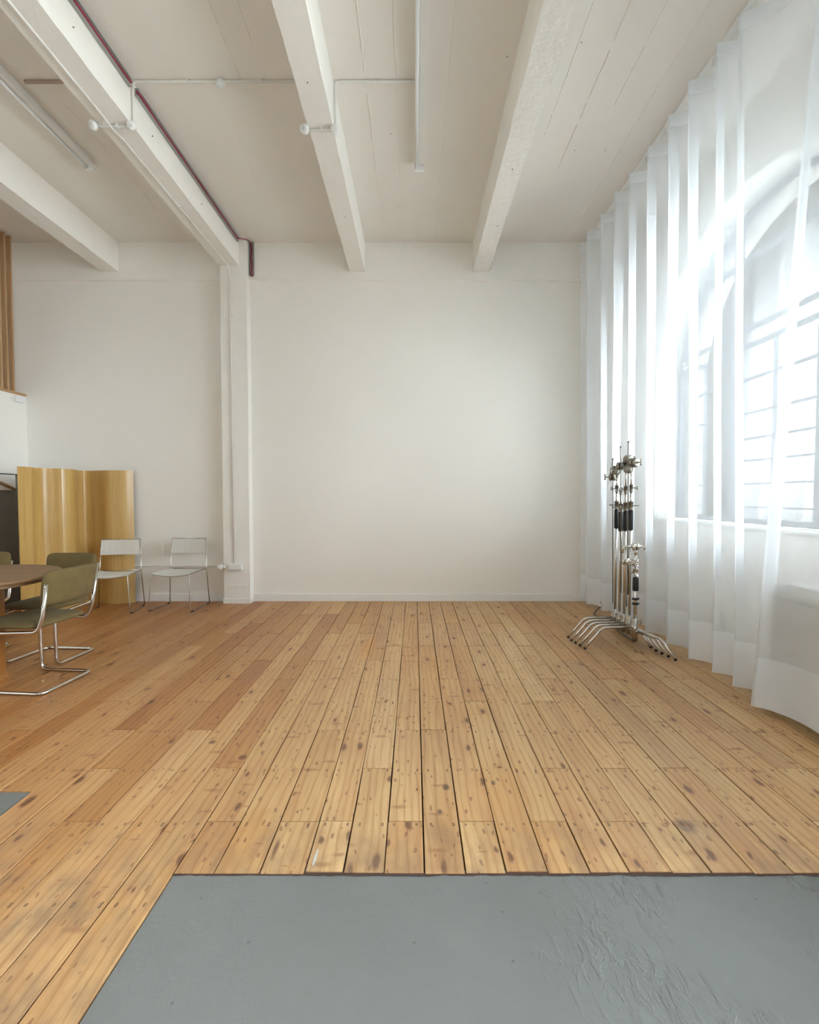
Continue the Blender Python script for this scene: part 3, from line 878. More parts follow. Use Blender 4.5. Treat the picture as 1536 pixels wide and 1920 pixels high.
# red cables in grey trays
def tray(pts_y, x, z, label):
    t = thing('cable_tray', label, 'cable tray', (x, pts_y[0], z))
    L = pts_y[1] - pts_y[0]
    MB().box(0, 0.006, 0, L, -0.022, 0.022).box(0.0, 0.022, 0, L, 0.022, 0.026).box(0.0, 0.022, 0, L, -0.026, -0.022).build('channel', 'tray', t)
    p = [(0.014 + 0.002 * math.sin(k * 1.3), L * k / 30, 0.005 * math.sin(k * 0.9)) for k in range(31)]
    MB().tube(p, 0.0085, 8).build('red_cable', 'red_cable', t)
    return t
tray((1.2, YCON - 0.03), -1.994, H - 0.048, 'grey channel with red cable on the beam, nearer the camera than the crossing conduit')
tray((YCON + 0.04, CY - 0.06), -1.994, H - 0.048, 'grey channel with red cable on the beam, running from the crossing conduit to the column')
t = thing('cable_tray', 'short upright grey channel with red cable where the column meets the back wall', 'cable tray', (-1.880, YB - 0.030, 3.80))
MB().box(-0.024, 0.024, -0.004, 0.004, 0, 0.375).box(-0.028, -0.024, -0.020, 0.004, 0, 0.375).box(0.024, 0.028, -0.020, 0.004, 0, 0.375).build('channel', 'tray', t)
MB().tube([(0.004 * math.sin(k), -0.012, 0.33 - 0.33 * k / 12) for k in range(13)], 0.0085, 8).build('red_cable', 'red_cable', t)
MB().tube(fillet([(0.0, -0.012, 0.33), (-0.01, -0.03, 0.37), (-0.03, -0.10, 0.358), (-0.09, -0.17, 0.335), (-0.105, -0.20, 0.338)], 0.05), 0.0055, 8).build('loose_cable', 'red_cable', t)
MB().sphere((0.004, -0.012, -0.006), 0.012, 10).build('cable_end', 'red_cable', t)

# batten lights
def batten(x, y1, label):
    L = 1.52
    t = thing('batten_light', label, 'ceiling light', (x, y1, H - 0.002))
    MB().box(-0.026, 0.026, -L, 0, -0.052, 0).build('housing', 'plastic', t, bevel=0.004)
    MB().tube([(-0.022, -L + 0.03, -0.071), (-0.022, -0.03, -0.071)], 0.0128, 14).build('tube', M['tube'], t)
    for y in (-0.030, -L + 0.03):
        MB().box(-0.040, 0.040, y - 0.012, y + 0.028, -0.088, -0.035).build('lamp_holder', 'plastic', t, bevel=0.005)
    MB().box(-0.006, 0.03, -L + 0.05, -0.05, -0.062, -0.050).build('reflector', 'conduit', t)
    return t
M['tube'] = simple('unlit_fluorescent_tube', (0.85, 0.86, 0.86), 0.25)
batten(0.042, 4.312, 'unlit white batten light with bare tube, between the middle and right beams')
batten(-2.832, 4.31, 'unlit white batten light on the shaded ceiling, between the two left beams')

# small sensor at the end of the timber capping
t = thing('wall_sensor', 'small white box fixed under the timber capping at the wall end', 'sensor', (XL, 5.50, 2.36))
MB().box(-0.02, 0.012, -0.05, 0.05, -0.012, 0.012).build('bracket', 'conduit', t, bevel=0.002)
MB().box(0.0, 0.045, -0.02, 0.10, -0.035, 0.030).build('housing', 'plastic', t, bevel=0.006, bseg=3)

# shelf recess behind the screen at the far left
t = thing('wall_shelf', 'pale shelf with a slanting timber bracket on the left wall behind the screen', 'shelf', (XL, 4.9, 1.40))
MB().box(-0.07, 0.035, -0.7, 0.55, -0.085, 0.088).build('shelf_board', 'trim', t, bevel=0.003)
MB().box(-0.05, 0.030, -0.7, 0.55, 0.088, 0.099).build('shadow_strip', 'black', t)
MB().tube([(0.045, 0.30, 0.012), (0.045, 0.53, -0.075)], 0.016, 4).tube([(0.045, -0.70, 0.22 - 0.1), (0.045, 0.30, 0.012)], 0.016, 4).build('bracket', 'stud', t)

# ------------------------------------------------------------------ curtain
RT = [(1.93, 1.35), (1.93, 1.72), (1.925, 2.05), (1.93, 2.34), (1.95, 2.984), (1.925, 3.15), (1.905, 3.438), (1.925, 3.733), (1.925, 4.061), (1.92, 4.389), (1.90, 4.661), (1.91, 5.016), (1.875, 5.334), (1.90, 5.58)]
RB = [(1.97, 1.50), (1.98, 1.85), (1.985, 2.25), (1.955, 2.745), (2.050, 3.045), (2.065, 3.285), (2.060, 3.565), (2.085, 3.925), (2.080, 4.285), (2.060, 4.600), (2.020, 4.870), (1.990, 5.080), (1.950, 5.400), (1.96, 5.62)]
ZB = [0.06, 0.06, 0.058, 0.035] + [0.03] * 10
def curtain_path(R, vx, deep):
    pts = []
    for i in range(len(R) - 1):
        (xa, ya), (xb, yb) = R[i], R[i + 1]
        n = 14
        for k in range(n):
            u = k / n
            s_ = 0.5 - 0.5 * math.cos(2 * PI * u)
            s_ = s_ ** 0.75
            base = xa + (xb - xa) * u
            depth = deep(i)
            yy = ya + (yb - ya) * (u + 0.09 * math.sin(2 * PI * u) * (-1))
            pts.append((base + depth * s_, yy, i + u))
    pts.append((R[-1][0], R[-1][1], len(R) - 1.0))
    return pts
dt = [0.15, 0.14, 0.15, 0.17, 0.09, 0.13, 0.14, 0.16, 0.15, 0.13, 0.16, 0.14, 0.12]
db = [0.10, 0.10, 0.085, 0.15, 0.12, 0.12, 0.13, 0.13, 0.13, 0.12, 0.13, 0.12, 0.10]
PT = curtain_path(RT, 0, lambda i: dt[i])
PB = curtain_path(RB, 0, lambda i: db[i])
def zb_at(p):
    i = min(int(p), len(ZB) - 2); u = p - i
    return ZB[i] * (1 - u) + ZB[i + 1] * u
NV = 40
def curt(i, z01, off=0.0):
    (xt, yt, p), (xb, yb, _) = PT[i], PB[i]
    s_ = z01
    z0 = zb_at(p)
    ztop = 4.115 + 0.02 * math.cos(2 * PI * p)
    z = z0 + (ztop - z0) * s_
    x = xb + (xt - xb) * s_; y = yb + (yt - yb) * s_
    w = math.sin(PI * s_)
    x += 0.010 * w * noise.noise(Vector((p * 1.3, z * 0.8, 0))) + off
    y += 0.012 * w * noise.noise(Vector((p * 1.1, z * 0.7, 9)))
    return (x, y, z)
cur = thing('curtain', 'floor-length white sheer curtain hanging in deep folds over the windows', 'curtain', (1.95, 1.4, 0.03))
o = Vector(cur.location)
mb = MB()
nP = len(PT)
vs = [Vector(curt(i, j / NV)) - o for j in range(NV + 1) for i in range(nP)]
fs = [(j * nP + i, j * nP + i + 1, (j + 1) * nP + i + 1, (j + 1) * nP + i) for j in range(NV) for i in range(nP - 1)]
mb.add(vs, fs, True)
mb.build('sheer_fabric', 'sheer', cur)
mb = MB()
n2 = 5
vs = [Vector(curt(i, 0.072 * j / n2, -0.003)) - o for j in range(n2 + 1) for i in range(nP)]
fs = [(j * nP + i, j * nP + i + 1, (j + 1) * nP + i + 1, (j + 1) * nP + i) for j in range(n2) for i in range(nP - 1)]
mb.add(vs, fs, True)
mb.build('hem', 'hem', cur)
mb = MB()
vs = [Vector(curt(i, 0.978 + 0.022 * j / 2, -0.003)) - o for j in range(3) for i in range(nP)]
fs = [(j * nP + i, j * nP + i + 1, (j + 1) * nP + i + 1, (j + 1) * nP + i) for j in range(2) for i in range(nP - 1)]
mb.add(vs, fs, True)
mb.build('heading_tape', 'hem', cur)
t = thing('curtain_track', 'slim white curtain track screwed to the ceiling above the sheer curtain', 'curtain track', (1.99, 3.4, H))
MB().box(-0.012, 0.012, -2.1, 2.25, -0.020, -0.002).build('rail', 'trim', t)
for k in range(13):
    (xa, ya), (xb, yb) = RT[k], RT[k + 1]
    MB().box(-0.004, 0.004, (ya + yb) / 2 - 3.4 - 0.006, (ya + yb) / 2 - 3.4 + 0.006, -0.07, -0.02).build('glider', 'plastic', t)

# heater cabinet behind the near end of the curtain
t = thing('heater', 'pale grey rounded heater cabinet standing behind the near end of the curtain', 'heater', (2.250, 2.20, 0))
MB().box(-0.13, 0.13, -0.72, 0.66, 0.03, 0.735).build('cabinet', 'heater_grey', t, bevel=0.045, bseg=5, sharp=0.6)
for z, l in ((0.655, 0.55), (0.50, 0.60)):
    MB().box(-0.1325, -0.126, -0.62, 0.56, z, z + 0.008).build('panel_groove', 'groove', t)
MB().box(-0.10, 0.10, -0.58, 0.55, 0.735, 0.752).build('top_grille', 'plastic', t, bevel=0.006)
for y in (-0.6, 0.55):
    for x in (-0.09, 0.09):
        MB().cyl((x, y, 0.0), (x, y, 0.075), 0.022, 12).build('foot', 'black', t)
# pipe and valves on the wall below the window
t = thing('wall_pipe', 'white pipe running low along the window wall with two valve knobs', 'pipe', (XW - 0.04, 3.85, 0.2))
MB().tube([(0, 1.7, 0.07), (0, 0.02, 0.07)], 0.011, 10).build('pipe', 'conduit', t)
for z in (0.09, -0.0):
    MB().cyl((0.03, 0, z), (-0.05, 0, z), 0.016, 14).build('valve_body', 'nickel', t)
    MB().tube([(-0.045, 0, z), (-0.05, 0, z), (-0.085, 0, z), (-0.09, 0, z)], [0.018, 0.028, 0.026, 0.012], 14).build('valve_knob', 'nickel', t)

# ------------------------------------------------------------------ folding wave screen
SP = [(-3.285, 5.62), (-3.36, 5.56), (-3.46, 5.53), (-3.55, 5.535), (-3.66, 5.575), (-3.78, 5.62), (-3.855, 5.60), (-3.86, 5.50), (-3.80, 5.40), (-3.77, 5.30), (-3.80, 5.20), (-3.88, 5.16), (-3.95, 5.10), (-3.955, 5.0), (-3.92, 4.90), (-3.935, 4.77)]
def catmull(P, n):
    P = [Vector((p[0], p[1], 0)) for p in P]
    P = [P[0] * 2 - P[1]] + P + [P[-1] * 2 - P[-2]]
    out = []
    for i in range(1, len(P) - 2):
        for k in range(n):
            u = k / n
            a, b, c, d = P[i - 1], P[i], P[i + 1], P[i + 2]
            out.append(0.5 * ((2 * b) + (c - a) * u + (2 * a - 5 * b + 4 * c - d) * u * u + (3 * b - a - 3 * c + d) * u ** 3))
    out.append(P[-2])
    return out
path = catmull(SP, 7)
t = thing('folding_screen', 'freestanding honey-coloured wooden screen bent in waves by the back wall', 'screen', (-3.6, 5.3, 0))
o = Vector(t.location)
mb = MB()
# narrow vertical slats following the wave
nrm = []
for i in range(len(path)):
    a = path[max(0, i - 1)]; b = path[min(len(path) - 1, i + 1)]
    d = (b - a).normalized(); nrm.append(Vector((-d.y, d.x, 0)))
th = 0.005; HS = 1.545
for i in range(len(path) - 1):
    a, b = path[i] - o, path[i + 1] - o
    d = (b - a); a = a + d * 0.02; b = b - d * 0.02
    na, nb = nrm[i] * th, nrm[i + 1] * th
    q = [a - na, b - nb, b + nb, a + na]
    vs = [(p.x, p.y, 0.001) for p in q] + [(p.x, p.y, HS) for p in q]
    mb.add(vs, [(3, 2, 1, 0), (4, 5, 6, 7), (0, 1, 5, 4), (1, 2, 6, 5), (2, 3, 7, 6), (3, 0, 4, 7)])
mb.build('slats', 'screen', t, kind='stuff')

# ------------------------------------------------------------------ white wire chairs
def wire_chair(loc, rz, label):
    t = thing('wire_chair', label, 'chair', loc, rz, None)
    w, r = 0.205, 0.0052
    for s in (-1, 1):
        # side: back post -> seat rear -> rear leg; front leg; floor runner
        MB().tube(fillet([(s * 0.20, 0.235, 0.755), (s * 0.212, 0.205, 0.415), (s * 0.235, 0.225, 0.012)], 0.02, 3), r, 8).build('rear_leg', 'nickel', t)
        MB().tube(fillet([(s * 0.205, 0.20, 0.412), (s * 0.205, -0.19, 0.405), (s * 0.232, -0.215, 0.010), (s * 0.232, -0.17, 0.006)], 0.02, 4), r, 8).build('front_leg', 'nickel', t)
        MB().tube([(s * 0.232, -0.20, 0.006), (s * 0.235, 0.225, 0.006)], 0.0035, 8).build('runner', 'dark_metal', t)
        for y in (-0.17, 0.19):
            MB().cyl((s * 0.233, y - 0.018, 0.0065), (s * 0.233, y + 0.018, 0.0065), 0.0085, 8).build('glide', 'black', t)
        MB().tube([(s * 0.2005, 0.238, 0.75), (s * 0.2045, 0.222, 0.59)], 0.0075, 8).build('cord_wrap', 'cord', t)
    MB().tube(fillet([(-0.20, 0.235, 0.750), (-0.195, 0.237, 0.762), (0, 0.262, 0.752), (0.195, 0.237, 0.762), (0.20, 0.235, 0.750)], 0.03, 4), r, 8).build('top_rail', 'nickel', t)
    MB().tube([(0.205 * (k / 6 - 1), -0.192, 0.405 - 0.022 * math.sin(PI * k / 12)) for k in range(13)], r, 8).build('front_rail', 'nickel', t)
    MB().tube([(-0.208, 0.205, 0.412), (0.208, 0.205, 0.412)], r, 8).build('rear_rail', 'nickel', t)
    mb = MB()
    n = 62
    for k in range(n):
        y = -0.188 + 0.385 * k / (n - 1)
        sag = 0.020 if y < -0.1 else 0.016
        vs, fs = [], []
        for j in range(7):
            x = -0.206 + 0.412 * j / 6
            z = 0.412 + (0.0035 if j in (0, 6) else 0) - sag * math.sin(PI * j / 6)
            vs += [(x, y - 0.0026, z), (x, y + 0.0026, z), (x, y + 0.0026, z - 0.003), (x, y - 0.0026, z - 0.003)]
        for j in range(6):
            a = j * 4
            for q in range(4): fs.append((a + q, a + (q + 1) % 4, a + 4 + (q + 1) % 4, a + 4 + q))
        mb.add(vs, fs)
    mb.build('seat_cords', 'cord', t, kind='stuff')
    mb = MB()
    n = 30
    for k in range(n):
        z = 0.590 + 0.160 * k / (n - 1); y0 = 0.221 + 0.016 * k / (n - 1)
        vs, fs = [], []
        for j in range(7):
            x = -0.203 + 0.406 * j / 6
            y = y0 + 0.018 * math.sin(PI * j / 6)
            vs += [(x, y - 0.0015, z - 0.0022), (x, y + 0.0015, z - 0.0022), (x, y + 0.0015, z + 0.0022), (x, y - 0.0015, z + 0.0022)]
        for j in range(6):
            a = j * 4
            for q in range(4): fs.append((a + q, a + (q + 1) % 4, a + 4 + (q + 1) % 4, a + 4 + q))
        mb.add(vs, fs)
    mb.build('back_cords', 'cord', t, kind='stuff')
    return t
wire_chair((-2.625, 5.33, 0), math.radians(-2), 'white corded wire chair against the back wall, clear of the wooden screen')
wire_chair((-3.275, 5.195, 0), math.radians(12), 'white corded wire chair standing in front of the wooden screen')

# ------------------------------------------------------------------ table and cantilever chairs
TC = (-3.008, 3.14)
t = thing('round_table', 'round brown wooden table on a drum pedestal, cut by the left edge', 'table', (TC[0], TC[1], 0))
prof = [(0.001, 0.7), (0.53, 0.700), (0.556, 0.703), (0.563, 0.711), (0.563, 0.717), (0.556, 0.722), (0.001, 0.722)]
def lathe(prof, seg=48):
    mb = MB()
    vs = [(r * math.cos(2 * PI * k / seg), r * math.sin(2 * PI * k / seg), z) for r, z in prof for k in range(seg)]
    fs = [(j * seg + k, j * seg + (k + 1) % seg, (j + 1) * seg + (k + 1) % seg, (j + 1) * seg + k) for j in range(len(prof) - 1) for k in range(seg)]
    return mb.add(vs, fs, True)
lathe(prof, 72).build('tabletop', 'table', t, sharp=0.5)
lathe([(0.42, 0.672), (0.50, 0.672), (0.505, 0.676), (0.505, 0.700)], 64).build('apron', 'dark_wood' if 'dark_wood' in M else 'table', t, sharp=0.5)
lathe([(0.258, 0.0), (0.258, 0.02), (0.250, 0.03), (0.236, 0.05), (0.236, 0.70)], 48).build('pedestal', 'pedestal', t, sharp=0.6)

def cushion(mb, cx, cy, cz, sx, sy, sz, p=3.0, n=20, m=12, bend=0.0, tilt=0.0, crown=0.0):
    def se(a, e): 
        c = math.cos(a); return math.copysign(abs(c) ** e, c)
    def sn(a, e):
        c = math.sin(a); return math.copysign(abs(c) ** e, c)
    e = 2 / p
    vs, fs = [], []
    for j in range(m + 1):
        b = -PI / 2 + PI * j / m
        for k in range(n):
            a = 2 * PI * k / n
            x = sx * se(b, 0.55) * se(a, e); y = sy * se(b, 0.55) * sn(a, e); z = sz * sn(b, 0.9)
            vs.append((x, y, z))
    out = []
    for x, y, z in vs:
        out.append((cx + x, cy + y, cz + z + crown * (1 - (x / sx) ** 2)))
    for j in range(m):
        for k in range(n):
            fs.append((j * n + k, j * n + (k + 1) % n, (j + 1) * n + (k + 1) % n, (j + 1) * n + k))
    return mb.add(out, fs, True)

def cantilever_chair(loc, rz, label):
    t = thing('cantilever_chair', label, 'chair', loc, rz)
    W, r = 0.205, 0.0115
    p = []
    side = [(0.262, 0.705), (0.232, 0.50), (0.195, 0.402), (-0.10, 0.388), (-0.172, 0.385), (-0.168, 0.0125), (0.215, 0.0125)]
    for y, z in side: p.append((-W, y, z))
    for y, z in side[::-1]: p.append((W, y, z))
    MB().tube(fillet(p, 0.055, 6), r, 12).build('tube_frame', 'chrome', t)
    for s in (-1, 1):
        for y, z in ((0.262, 0.690), (0.240, 0.565)):
            MB().cyl((s * (W + 0.010), y, z), (s * (W + 0.0135), y, z), 0.006, 8).build('bolt', 'nickel', t)
    mb = MB()
    cushion(mb, 0, -0.005, 0.432, 0.215, 0.212, 0.030, 4.5, 40, 12, crown=0.006)
    mb.build('seat', 'velvet', t)
    # backrest: upright pad, thick rounded rim, curved round the sitter
    mb = MB()
    sx, sy, sz = 0.212, 0.032, 0.112
    n, m = 40, 14
    vs, fs = [], []
    for j in range(m + 1):
        b = -PI / 2 + PI * j / m
        for k in range(n):
            a = 2 * PI * k / n
            def q(v, e): return math.copysign(abs(v) ** e, v)
            x = sx * q(math.cos(b), 0.38) * q(math.cos(a), 0.26)
            z = sz * q(math.cos(b), 0.38) * q(math.sin(a), 0.26)
            y = sy * q(math.sin(b), 0.9)
            y2 = y + 0.236 + (z) * 0.14 + 0.022 * (1 - (x / sx) ** 2)
            vs.append((x, y2, 0.672 + z))
    for j in range(m):
        for k in range(n):
            fs.append((j * n + k, j * n + (k + 1) % n, (j + 1) * n + (k + 1) % n, (j + 1) * n + k))
    mb.add(vs, fs, True)
    mb.build('backrest', 'velvet', t)
    return t
cantilever_chair((-2.52, 3.18, 0), math.radians(-95), 'olive velvet cantilever chair with chrome tube frame, nearest the camera, tucked in sideways')
cantilever_chair((-2.815, 3.66, 0), math.radians(-4), 'olive velvet cantilever chair on the far side of the table, before the wooden screen')
cantilever_chair((-3.50, 3.72, 0), math.radians(22), 'olive velvet cantilever chair cut by the left edge, behind the table')

# ------------------------------------------------------------------ light stands (c-stands)
def knob(mb, c, d, L=0.035, w=0.020, vertical=True):
    """T-handle: a stem and a flattened bar."""
    c, d = Vector(c), Vector(d).normalized()
    mb.cyl(c, c + d * L, 0.0045, 8)
    up = Vector((0, 0, 1)) if vertical else d.cross(Vector((0, 0, 1))).normalized()
    e = c + d * L
    mb.tube([e - up * w, e - up * w * 0.3 - d * 0.003, e + up * w * 0.3 - d * 0.002, e + up * w], [0.0075, 0.006, 0.006, 0.0075], 8)
    return mb
def grip_head(parent, c, ax, handle=1.0, mat='nickel', r=0.040):
    """Two clamping discs on a common axle with a T-handle."""
    c, ax = Vector(c), Vector(ax).normalized()
    o = MB()
    o.tube([c - ax * 0.030, c - ax * 0.024, c - ax * 0.008, c - ax * 0.004], [r * 0.6, r, r, r * 0.8], 20)
    o.tube([c + ax * 0.004, c + ax * 0.008, c + ax * 0.022, c + ax * 0.028], [r * 0.8, r, r * 0.96, r * 0.5], 20)
    o.cyl(c - ax * 0.036, c + ax * 0.046, 0.010, 12)
    h = o.build('grip_head', mat, parent)
    k = MB()
    knob(k, c + ax * 0.04 * handle, ax * handle, 0.03, 0.026)
    k.build('handle', mat, h)
    return h
def legs(t, hub=0.0, mat='chrome'):
    feet = [((-0.444, -0.08), 0.172), ((0.150, -0.352), 0.135), ((0.12, 0.30), 0.100)]
    for (fx, fy), z in feet:
        d = Vector((fx, fy, 0)); u = d.normalized(); L = d.length
        s = Vector((0, 0, z))
        bend = s + u * (L * 0.66) + Vector((0, 0, 0.004))
        foot = Vector((fx, fy, 0.012))
        leg = MB().tube(fillet([s + u * 0.016, bend, foot], 0.11, 8), 0.0105, 12).build('leg', mat, t)
        dd = (foot - bend).normalized()
        MB().cyl(foot - dd * 0.010, foot + dd * 0.002, 0.0120, 10).build('rubber_foot', 'black', leg)
        MB().tube([s + u * 0.012, s + u * 0.035], 0.0145, 12).build('leg_socket', 'nickel', t)
def tall_stand(loc, rz, label, dz=0.0, side=1, arm=(0.0, 0.0), head_z=1.50, head_ax=(0, -1, 0), arm_top=1.66, arm_bot=0.42, mat='nickel', lean=0.0, with_head=True):
    t = thing('light_stand', label, 'light stand', loc, rz, None)
    legs(t)
    MB().cyl((0, 0, 0.088), (0, 0, 0.245), 0.0145, 16).build('leg_hub', 'nickel', t)
    mb = MB(); knob(mb, (side * 0.018, 0, 0.225), (side, -0.3, 0), 0.03, 0.018, False); mb.build('hub_knob', 'nickel', t)
    MB().cyl((0, 0, 0.2), (0, 0, 1.15), 0.0112, 14).build('column_tube', 'chrome', t)
    MB().tube([(0, 0, 0.965 + dz), (0, 0, 0.972 + dz), (0, 0, 1.125 + dz), (0, 0, 1.132 + dz)], [0.016, 0.0195, 0.0195, 0.016], 16).build('grip_sleeve', 'black', t)
    for z0, z1, r in ((1.135, 1.205, 0.0180), (1.282, 1.345, 0.0150)):
        c = MB().tube([(0, 0, z0 + dz), (0, 0, z0 + dz + 0.004), (0, 0, z1 + dz - 0.006), (0, 0, z1 + dz - 0.006), (0, 0, z1 + dz)], [r, r, r, r * 1.2, r * 1.2], 16).build('collar', mat, t)
        mb = MB(); knob(mb, (side * r, 0, z0 + dz + 0.035), (side, -0.15, 0), 0.036, 0.014, z0 > 1.2); mb.build('collar_knob', mat, c)
    MB().cyl((0, 0, 1.15 + dz), (0, 0, 1.30 + dz), 0.0095, 12).build('lower_riser', 'chrome', t)
    MB().cyl((0, 0, 1.30 + dz), (0, 0, head_z - 0.02 if with_head else 1.36 + dz), 0.0078, 12).build('upper_riser', 'chrome', t)
    if with_head:
        MB().tube([(0, 0, head_z - 0.06), (0, 0, head_z + 0.005)], 0.016, 12).build('head_socket', mat, t)
        hx = Vector(head_ax).normalized()
        grip_head(t, Vector((0, 0, head_z)) + hx * 0.03, hx, 1.0, mat)
        ax_, ay_ = arm
        MB().tube([(ax_, ay_, arm_top), (ax_ * 0.9, ay_, head_z), (ax_ * 0.55, ay_ * 0.8, arm_bot)], 0.0050, 10).build('grip_arm', mat, t)
        c = Vector((ax_ * 0.98, ay_, arm_top - 0.004))
        MB().cyl(c, c + Vector((0, 0, 0.008)), 0.0085, 10).build('arm_tip', 'black', t)
        q = Vector((ax_ * 0.9, ay_, head_z + 0.006))
        grip_head(t, q + Vector((0, 0, -0.058)), Vector((-0.75 * side, -0.66, 0)), -1.0, mat, 0.034)
    return t
dm = simple('dull_cast_grip_metal', (0.30, 0.28, 0.24), 0.36, 0.9)
M['dull'] = dm
tall_stand((1.788, 4.24, 0), 0.0, 'tall chrome light stand at the back of the nested row, its knobs facing the wall', 0.0, -1, (-0.045, -0.01), 1.47, (-0.8, -0.6, 0), 1.575, 0.30, 'dull')
tall_stand((1.787, 4.15, 0), 0.0, 'tall chrome light stand, second from the back wall, topped by a bare spigot', -0.02, -1, (-0.02, 0.0), 1.5, (0, -1, 0), 1.6, 0.4, 'dull', with_head=False)
tall_stand((1.796, 4.078, 0), 0.0, 'tall chrome light stand in the middle of the nested row of stands', -0.01, -1, (-0.052, 0.0), 1.555, (0.25, -0.95, 0), 1.665, 0.42, 'dull')
tall_stand((1.810, 4.008, 0), 0.0, 'tall chrome light stand just behind the short one, its knobs facing the curtain', 0.0, 1, (-0.03, 0.0), 1.525, (0.35, -0.93, 0), 1.70, 0.42, 'dull')

def short_stand(loc, rz, label):
    t = thing('light_stand', label, 'light stand', loc, rz)
    legs(t)
    MB().cyl((0, 0, 0.055), (0, 0, 0.245), 0.022, 16).build('leg_hub', 'nickel', t)
    mb = MB(); knob(mb, (0.018, 0, 0.215), (1, -0.3, 0), 0.03, 0.018); mb.build('hub_knob', 'nickel', t)
    MB().cyl((0, 0, 0.2), (0, 0, 0.60), 0.0135, 14).build('column_tube', 'chrome', t)
    for z in (0.355, 0.395):
        MB().tube([(0, 0, z), (0, 0, z + 0.016)], 0.0225, 14).build('rubber_ring', 'black', t)
        MB().tube([(-0.028, -0.004, z + 0.006), (0.030, -0.004, z + 0.010)], 0.006, 8).build('ring_tail', 'black', t)
    MB().tube([(0, 0, 0.470), (0, 0, 0.474), (0, 0, 0.576), (0, 0, 0.580)], [0.020, 0.0235, 0.0235, 0.020], 16).build('grip_sleeve', 'black', t)
    for z0, z1, r in ((0.588, 0.655, 0.021), (0.672, 0.70, 0.019), (0.715, 0.735, 0.017)):
        c = MB().tube([(0, 0, z0), (0, 0, z0 + 0.006), (0, 0, z0 + 0.006), (0, 0, z1 - 0.008), (0, 0, z1 - 0.008), (0, 0, z1)], [r * 1.2, r * 1.2, r, r, r * 1.18, r * 1.18], 16).build('collar', 'chrome', t)
        mb = MB(); knob(mb, (-r, 0, (z0 + z1) / 2), (-1, -0.3, 0), 0.022, 0.011, False); mb.build('collar_knob', 'chrome', c)
    MB().cyl((0, 0, 0.60), (0, 0, 0.83), 0.0095, 12).build('riser', 'chrome', t)
    MB().tube([(0, 0, 0.765), (0, 0, 0.815)], 0.015, 12).build('head_socket', 'chrome', t)
    grip_head(t, (-0.010, -0.01, 0.835), (1, -0.25, 0.05), 1.0, 'chrome', 0.032)
    grip_head(t, (-0.085, -0.02, 0.715), (0.5, -0.85, 0.1), 1.0, 'chrome', 0.030)
    MB().tube([(-0.085, 0.0, 0.845), (-0.088, 0.0, 0.70), (-0.070, 0.0, 0.34)], 0.0065, 10).build('grip_arm', 'chrome', t)
    MB().tube([(-0.115, 0.0, 0.78), (-0.105, -0.01, 0.835), (-0.06, -0.01, 0.838), (-0.02, -0.01, 0.835)], [0.008, 0.012, 0.014, 0.012], 10).build('clamp_jaw', 'chrome', t)
    return t
short_stand((1.822, 3.93, 0), 0.0, 'short chrome light stand with black grip, nearest of the nested row')

# dark rod lying on the floor beneath the stands
t = thing('boom_rod', 'dark metal rod with a small clamp lying on the boards beneath the light stands', 'rod', (1.88, 4.08, 0))
MB().tube([(0, 0, 0.010), (0.005, 0.93, 0.012)], 0.008, 10).build('rod', 'dark_metal', t)
MB().cyl((0, -0.012, 0.010), (0, 0.004, 0.010), 0.0105, 10).build('end_cap', 'black', t)
MB().tube([(0.005, 0.92, 0.014), (0.045, 0.86, 0.105)], 0.008, 10).build('folded_rod', 'dark_metal', t)
mb = MB().sphere((0.048, 0.855, 0.112), 0.017, 10)
knob(mb, (0.048, 0.855, 0.12), (0.1, 0, 1), 0.035, 0.010, False)
mb.build('clamp', 'chrome', t)

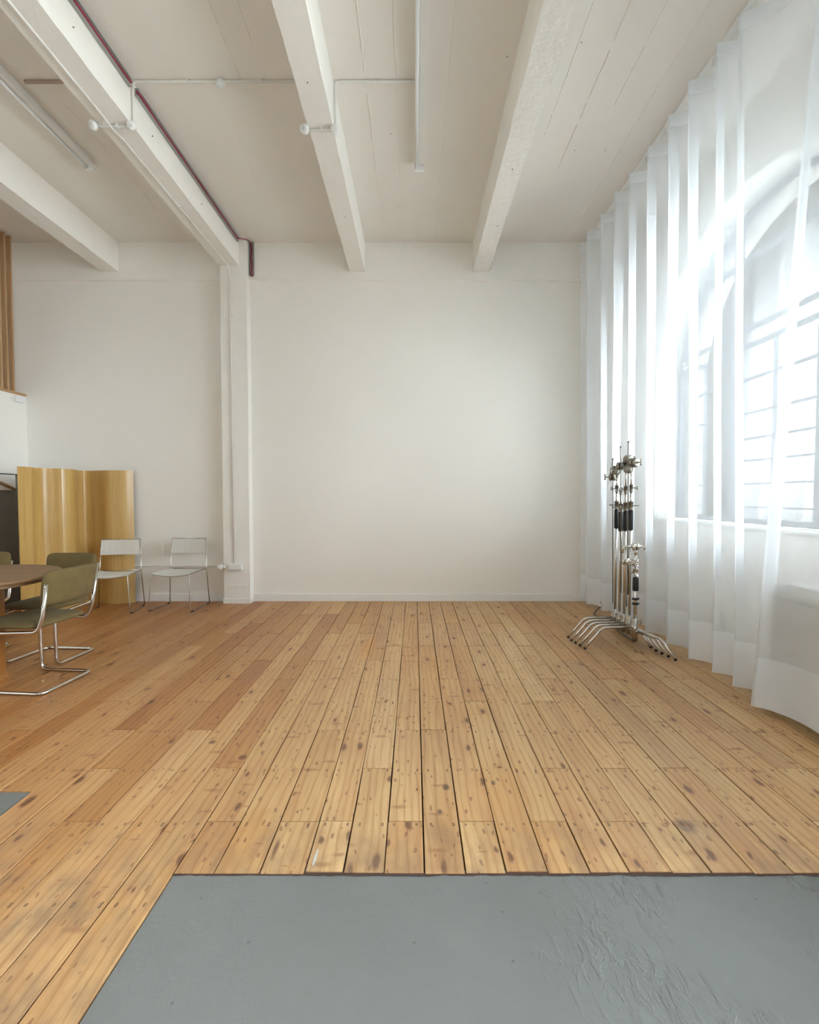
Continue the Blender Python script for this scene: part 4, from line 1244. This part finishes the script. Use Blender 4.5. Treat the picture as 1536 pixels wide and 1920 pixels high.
# ------------------------------------------------------------------ outside
struct('street_ground', MB().box(XW + WT + 0.01, 40, -30, 40, -0.6, -0.1).box(-30, XW + WT, -30, YR - 0.21, -0.6, -0.1), 'street')
def building(loc, sx, sy, h, label, nw, nh):
    t = thing('building', label, 'building', loc)
    MB().box(0, sx, 0, sy, 0, h).build('wall', 'facade', t)
    MB().box(-0.15, sx + 0.1, -0.1, sy + 0.1, h, h + 0.18).build('parapet', 'facade', t)
    for a in range(nw):
        for b in range(nh):
            y = sy * (a + 0.5) / nw; z = 1.0 + (h - 1.2) * b / nh
            f = MB().box(-0.03, 0.02, y - 0.62, y + 0.62, z, z + 1.35).build('window', 'frame', t)
            for q in (-1, 1):
                MB().box(-0.045, 0.0, y - 0.30 + q * 0.30 - 0.26, y + q * 0.30 + 0.26 - 0.30 + 0.30, z + 0.08, z + 1.27).build('pane', 'dark_window', f)
    for b in range(1, 8):
        pass
    return t
building((11.5, 1.0, -0.1), 6, 9.5, 4.9, 'pale two-storey building across the street, seen through the windows', 4, 2)
building((13.0, 12.0, -0.1), 6, 14.0, 3.6, 'low pale building further down the street, seen through the windows', 5, 1)
def tree(loc, h, R, label, seed):
    t = thing('tree', label, 'tree', loc)
    r = random.Random(seed)
    MB().tube([(0, 0, 0), (0.05, 0.03, h * 0.35), (0, 0.1, h * 0.7)], [0.16, 0.12, 0.06], 8).build('trunk', 'bark', t)
    mb = MB()
    for k in range(2600):
        d = Vector((r.gauss(0, 1), r.gauss(0, 1), r.gauss(0, 1))).normalized() * R * (0.55 + 0.5 * r.random() ** 0.6)
        lump = 1 + 0.25 * noise.noise(d * 1.2)
        c = Vector((0, 0, h * 0.78)) + Vector((d.x, d.y, d.z * 0.8)) * lump
        u = Vector((r.gauss(0, 1), r.gauss(0, 1), r.gauss(0, 1))).normalized() * 0.10
        w = u.cross(Vector((r.gauss(0, 1), r.gauss(0, 1), r.gauss(0, 1)))).normalized() * 0.06
        mb.add([c - u, c + w, c + u, c - w], [(0, 1, 2, 3)])
    mb.build('crown', 'leaf', t, kind='stuff')
    return t
tree((9.3, 12.3, -0.1), 6.0, 1.7, 'bright green tree beyond the window, between the two pale buildings', 1)
tree((9.2, 7.6, -0.1), 3.3, 1.3, 'bushy green street tree, lower and nearer than the other one', 2)
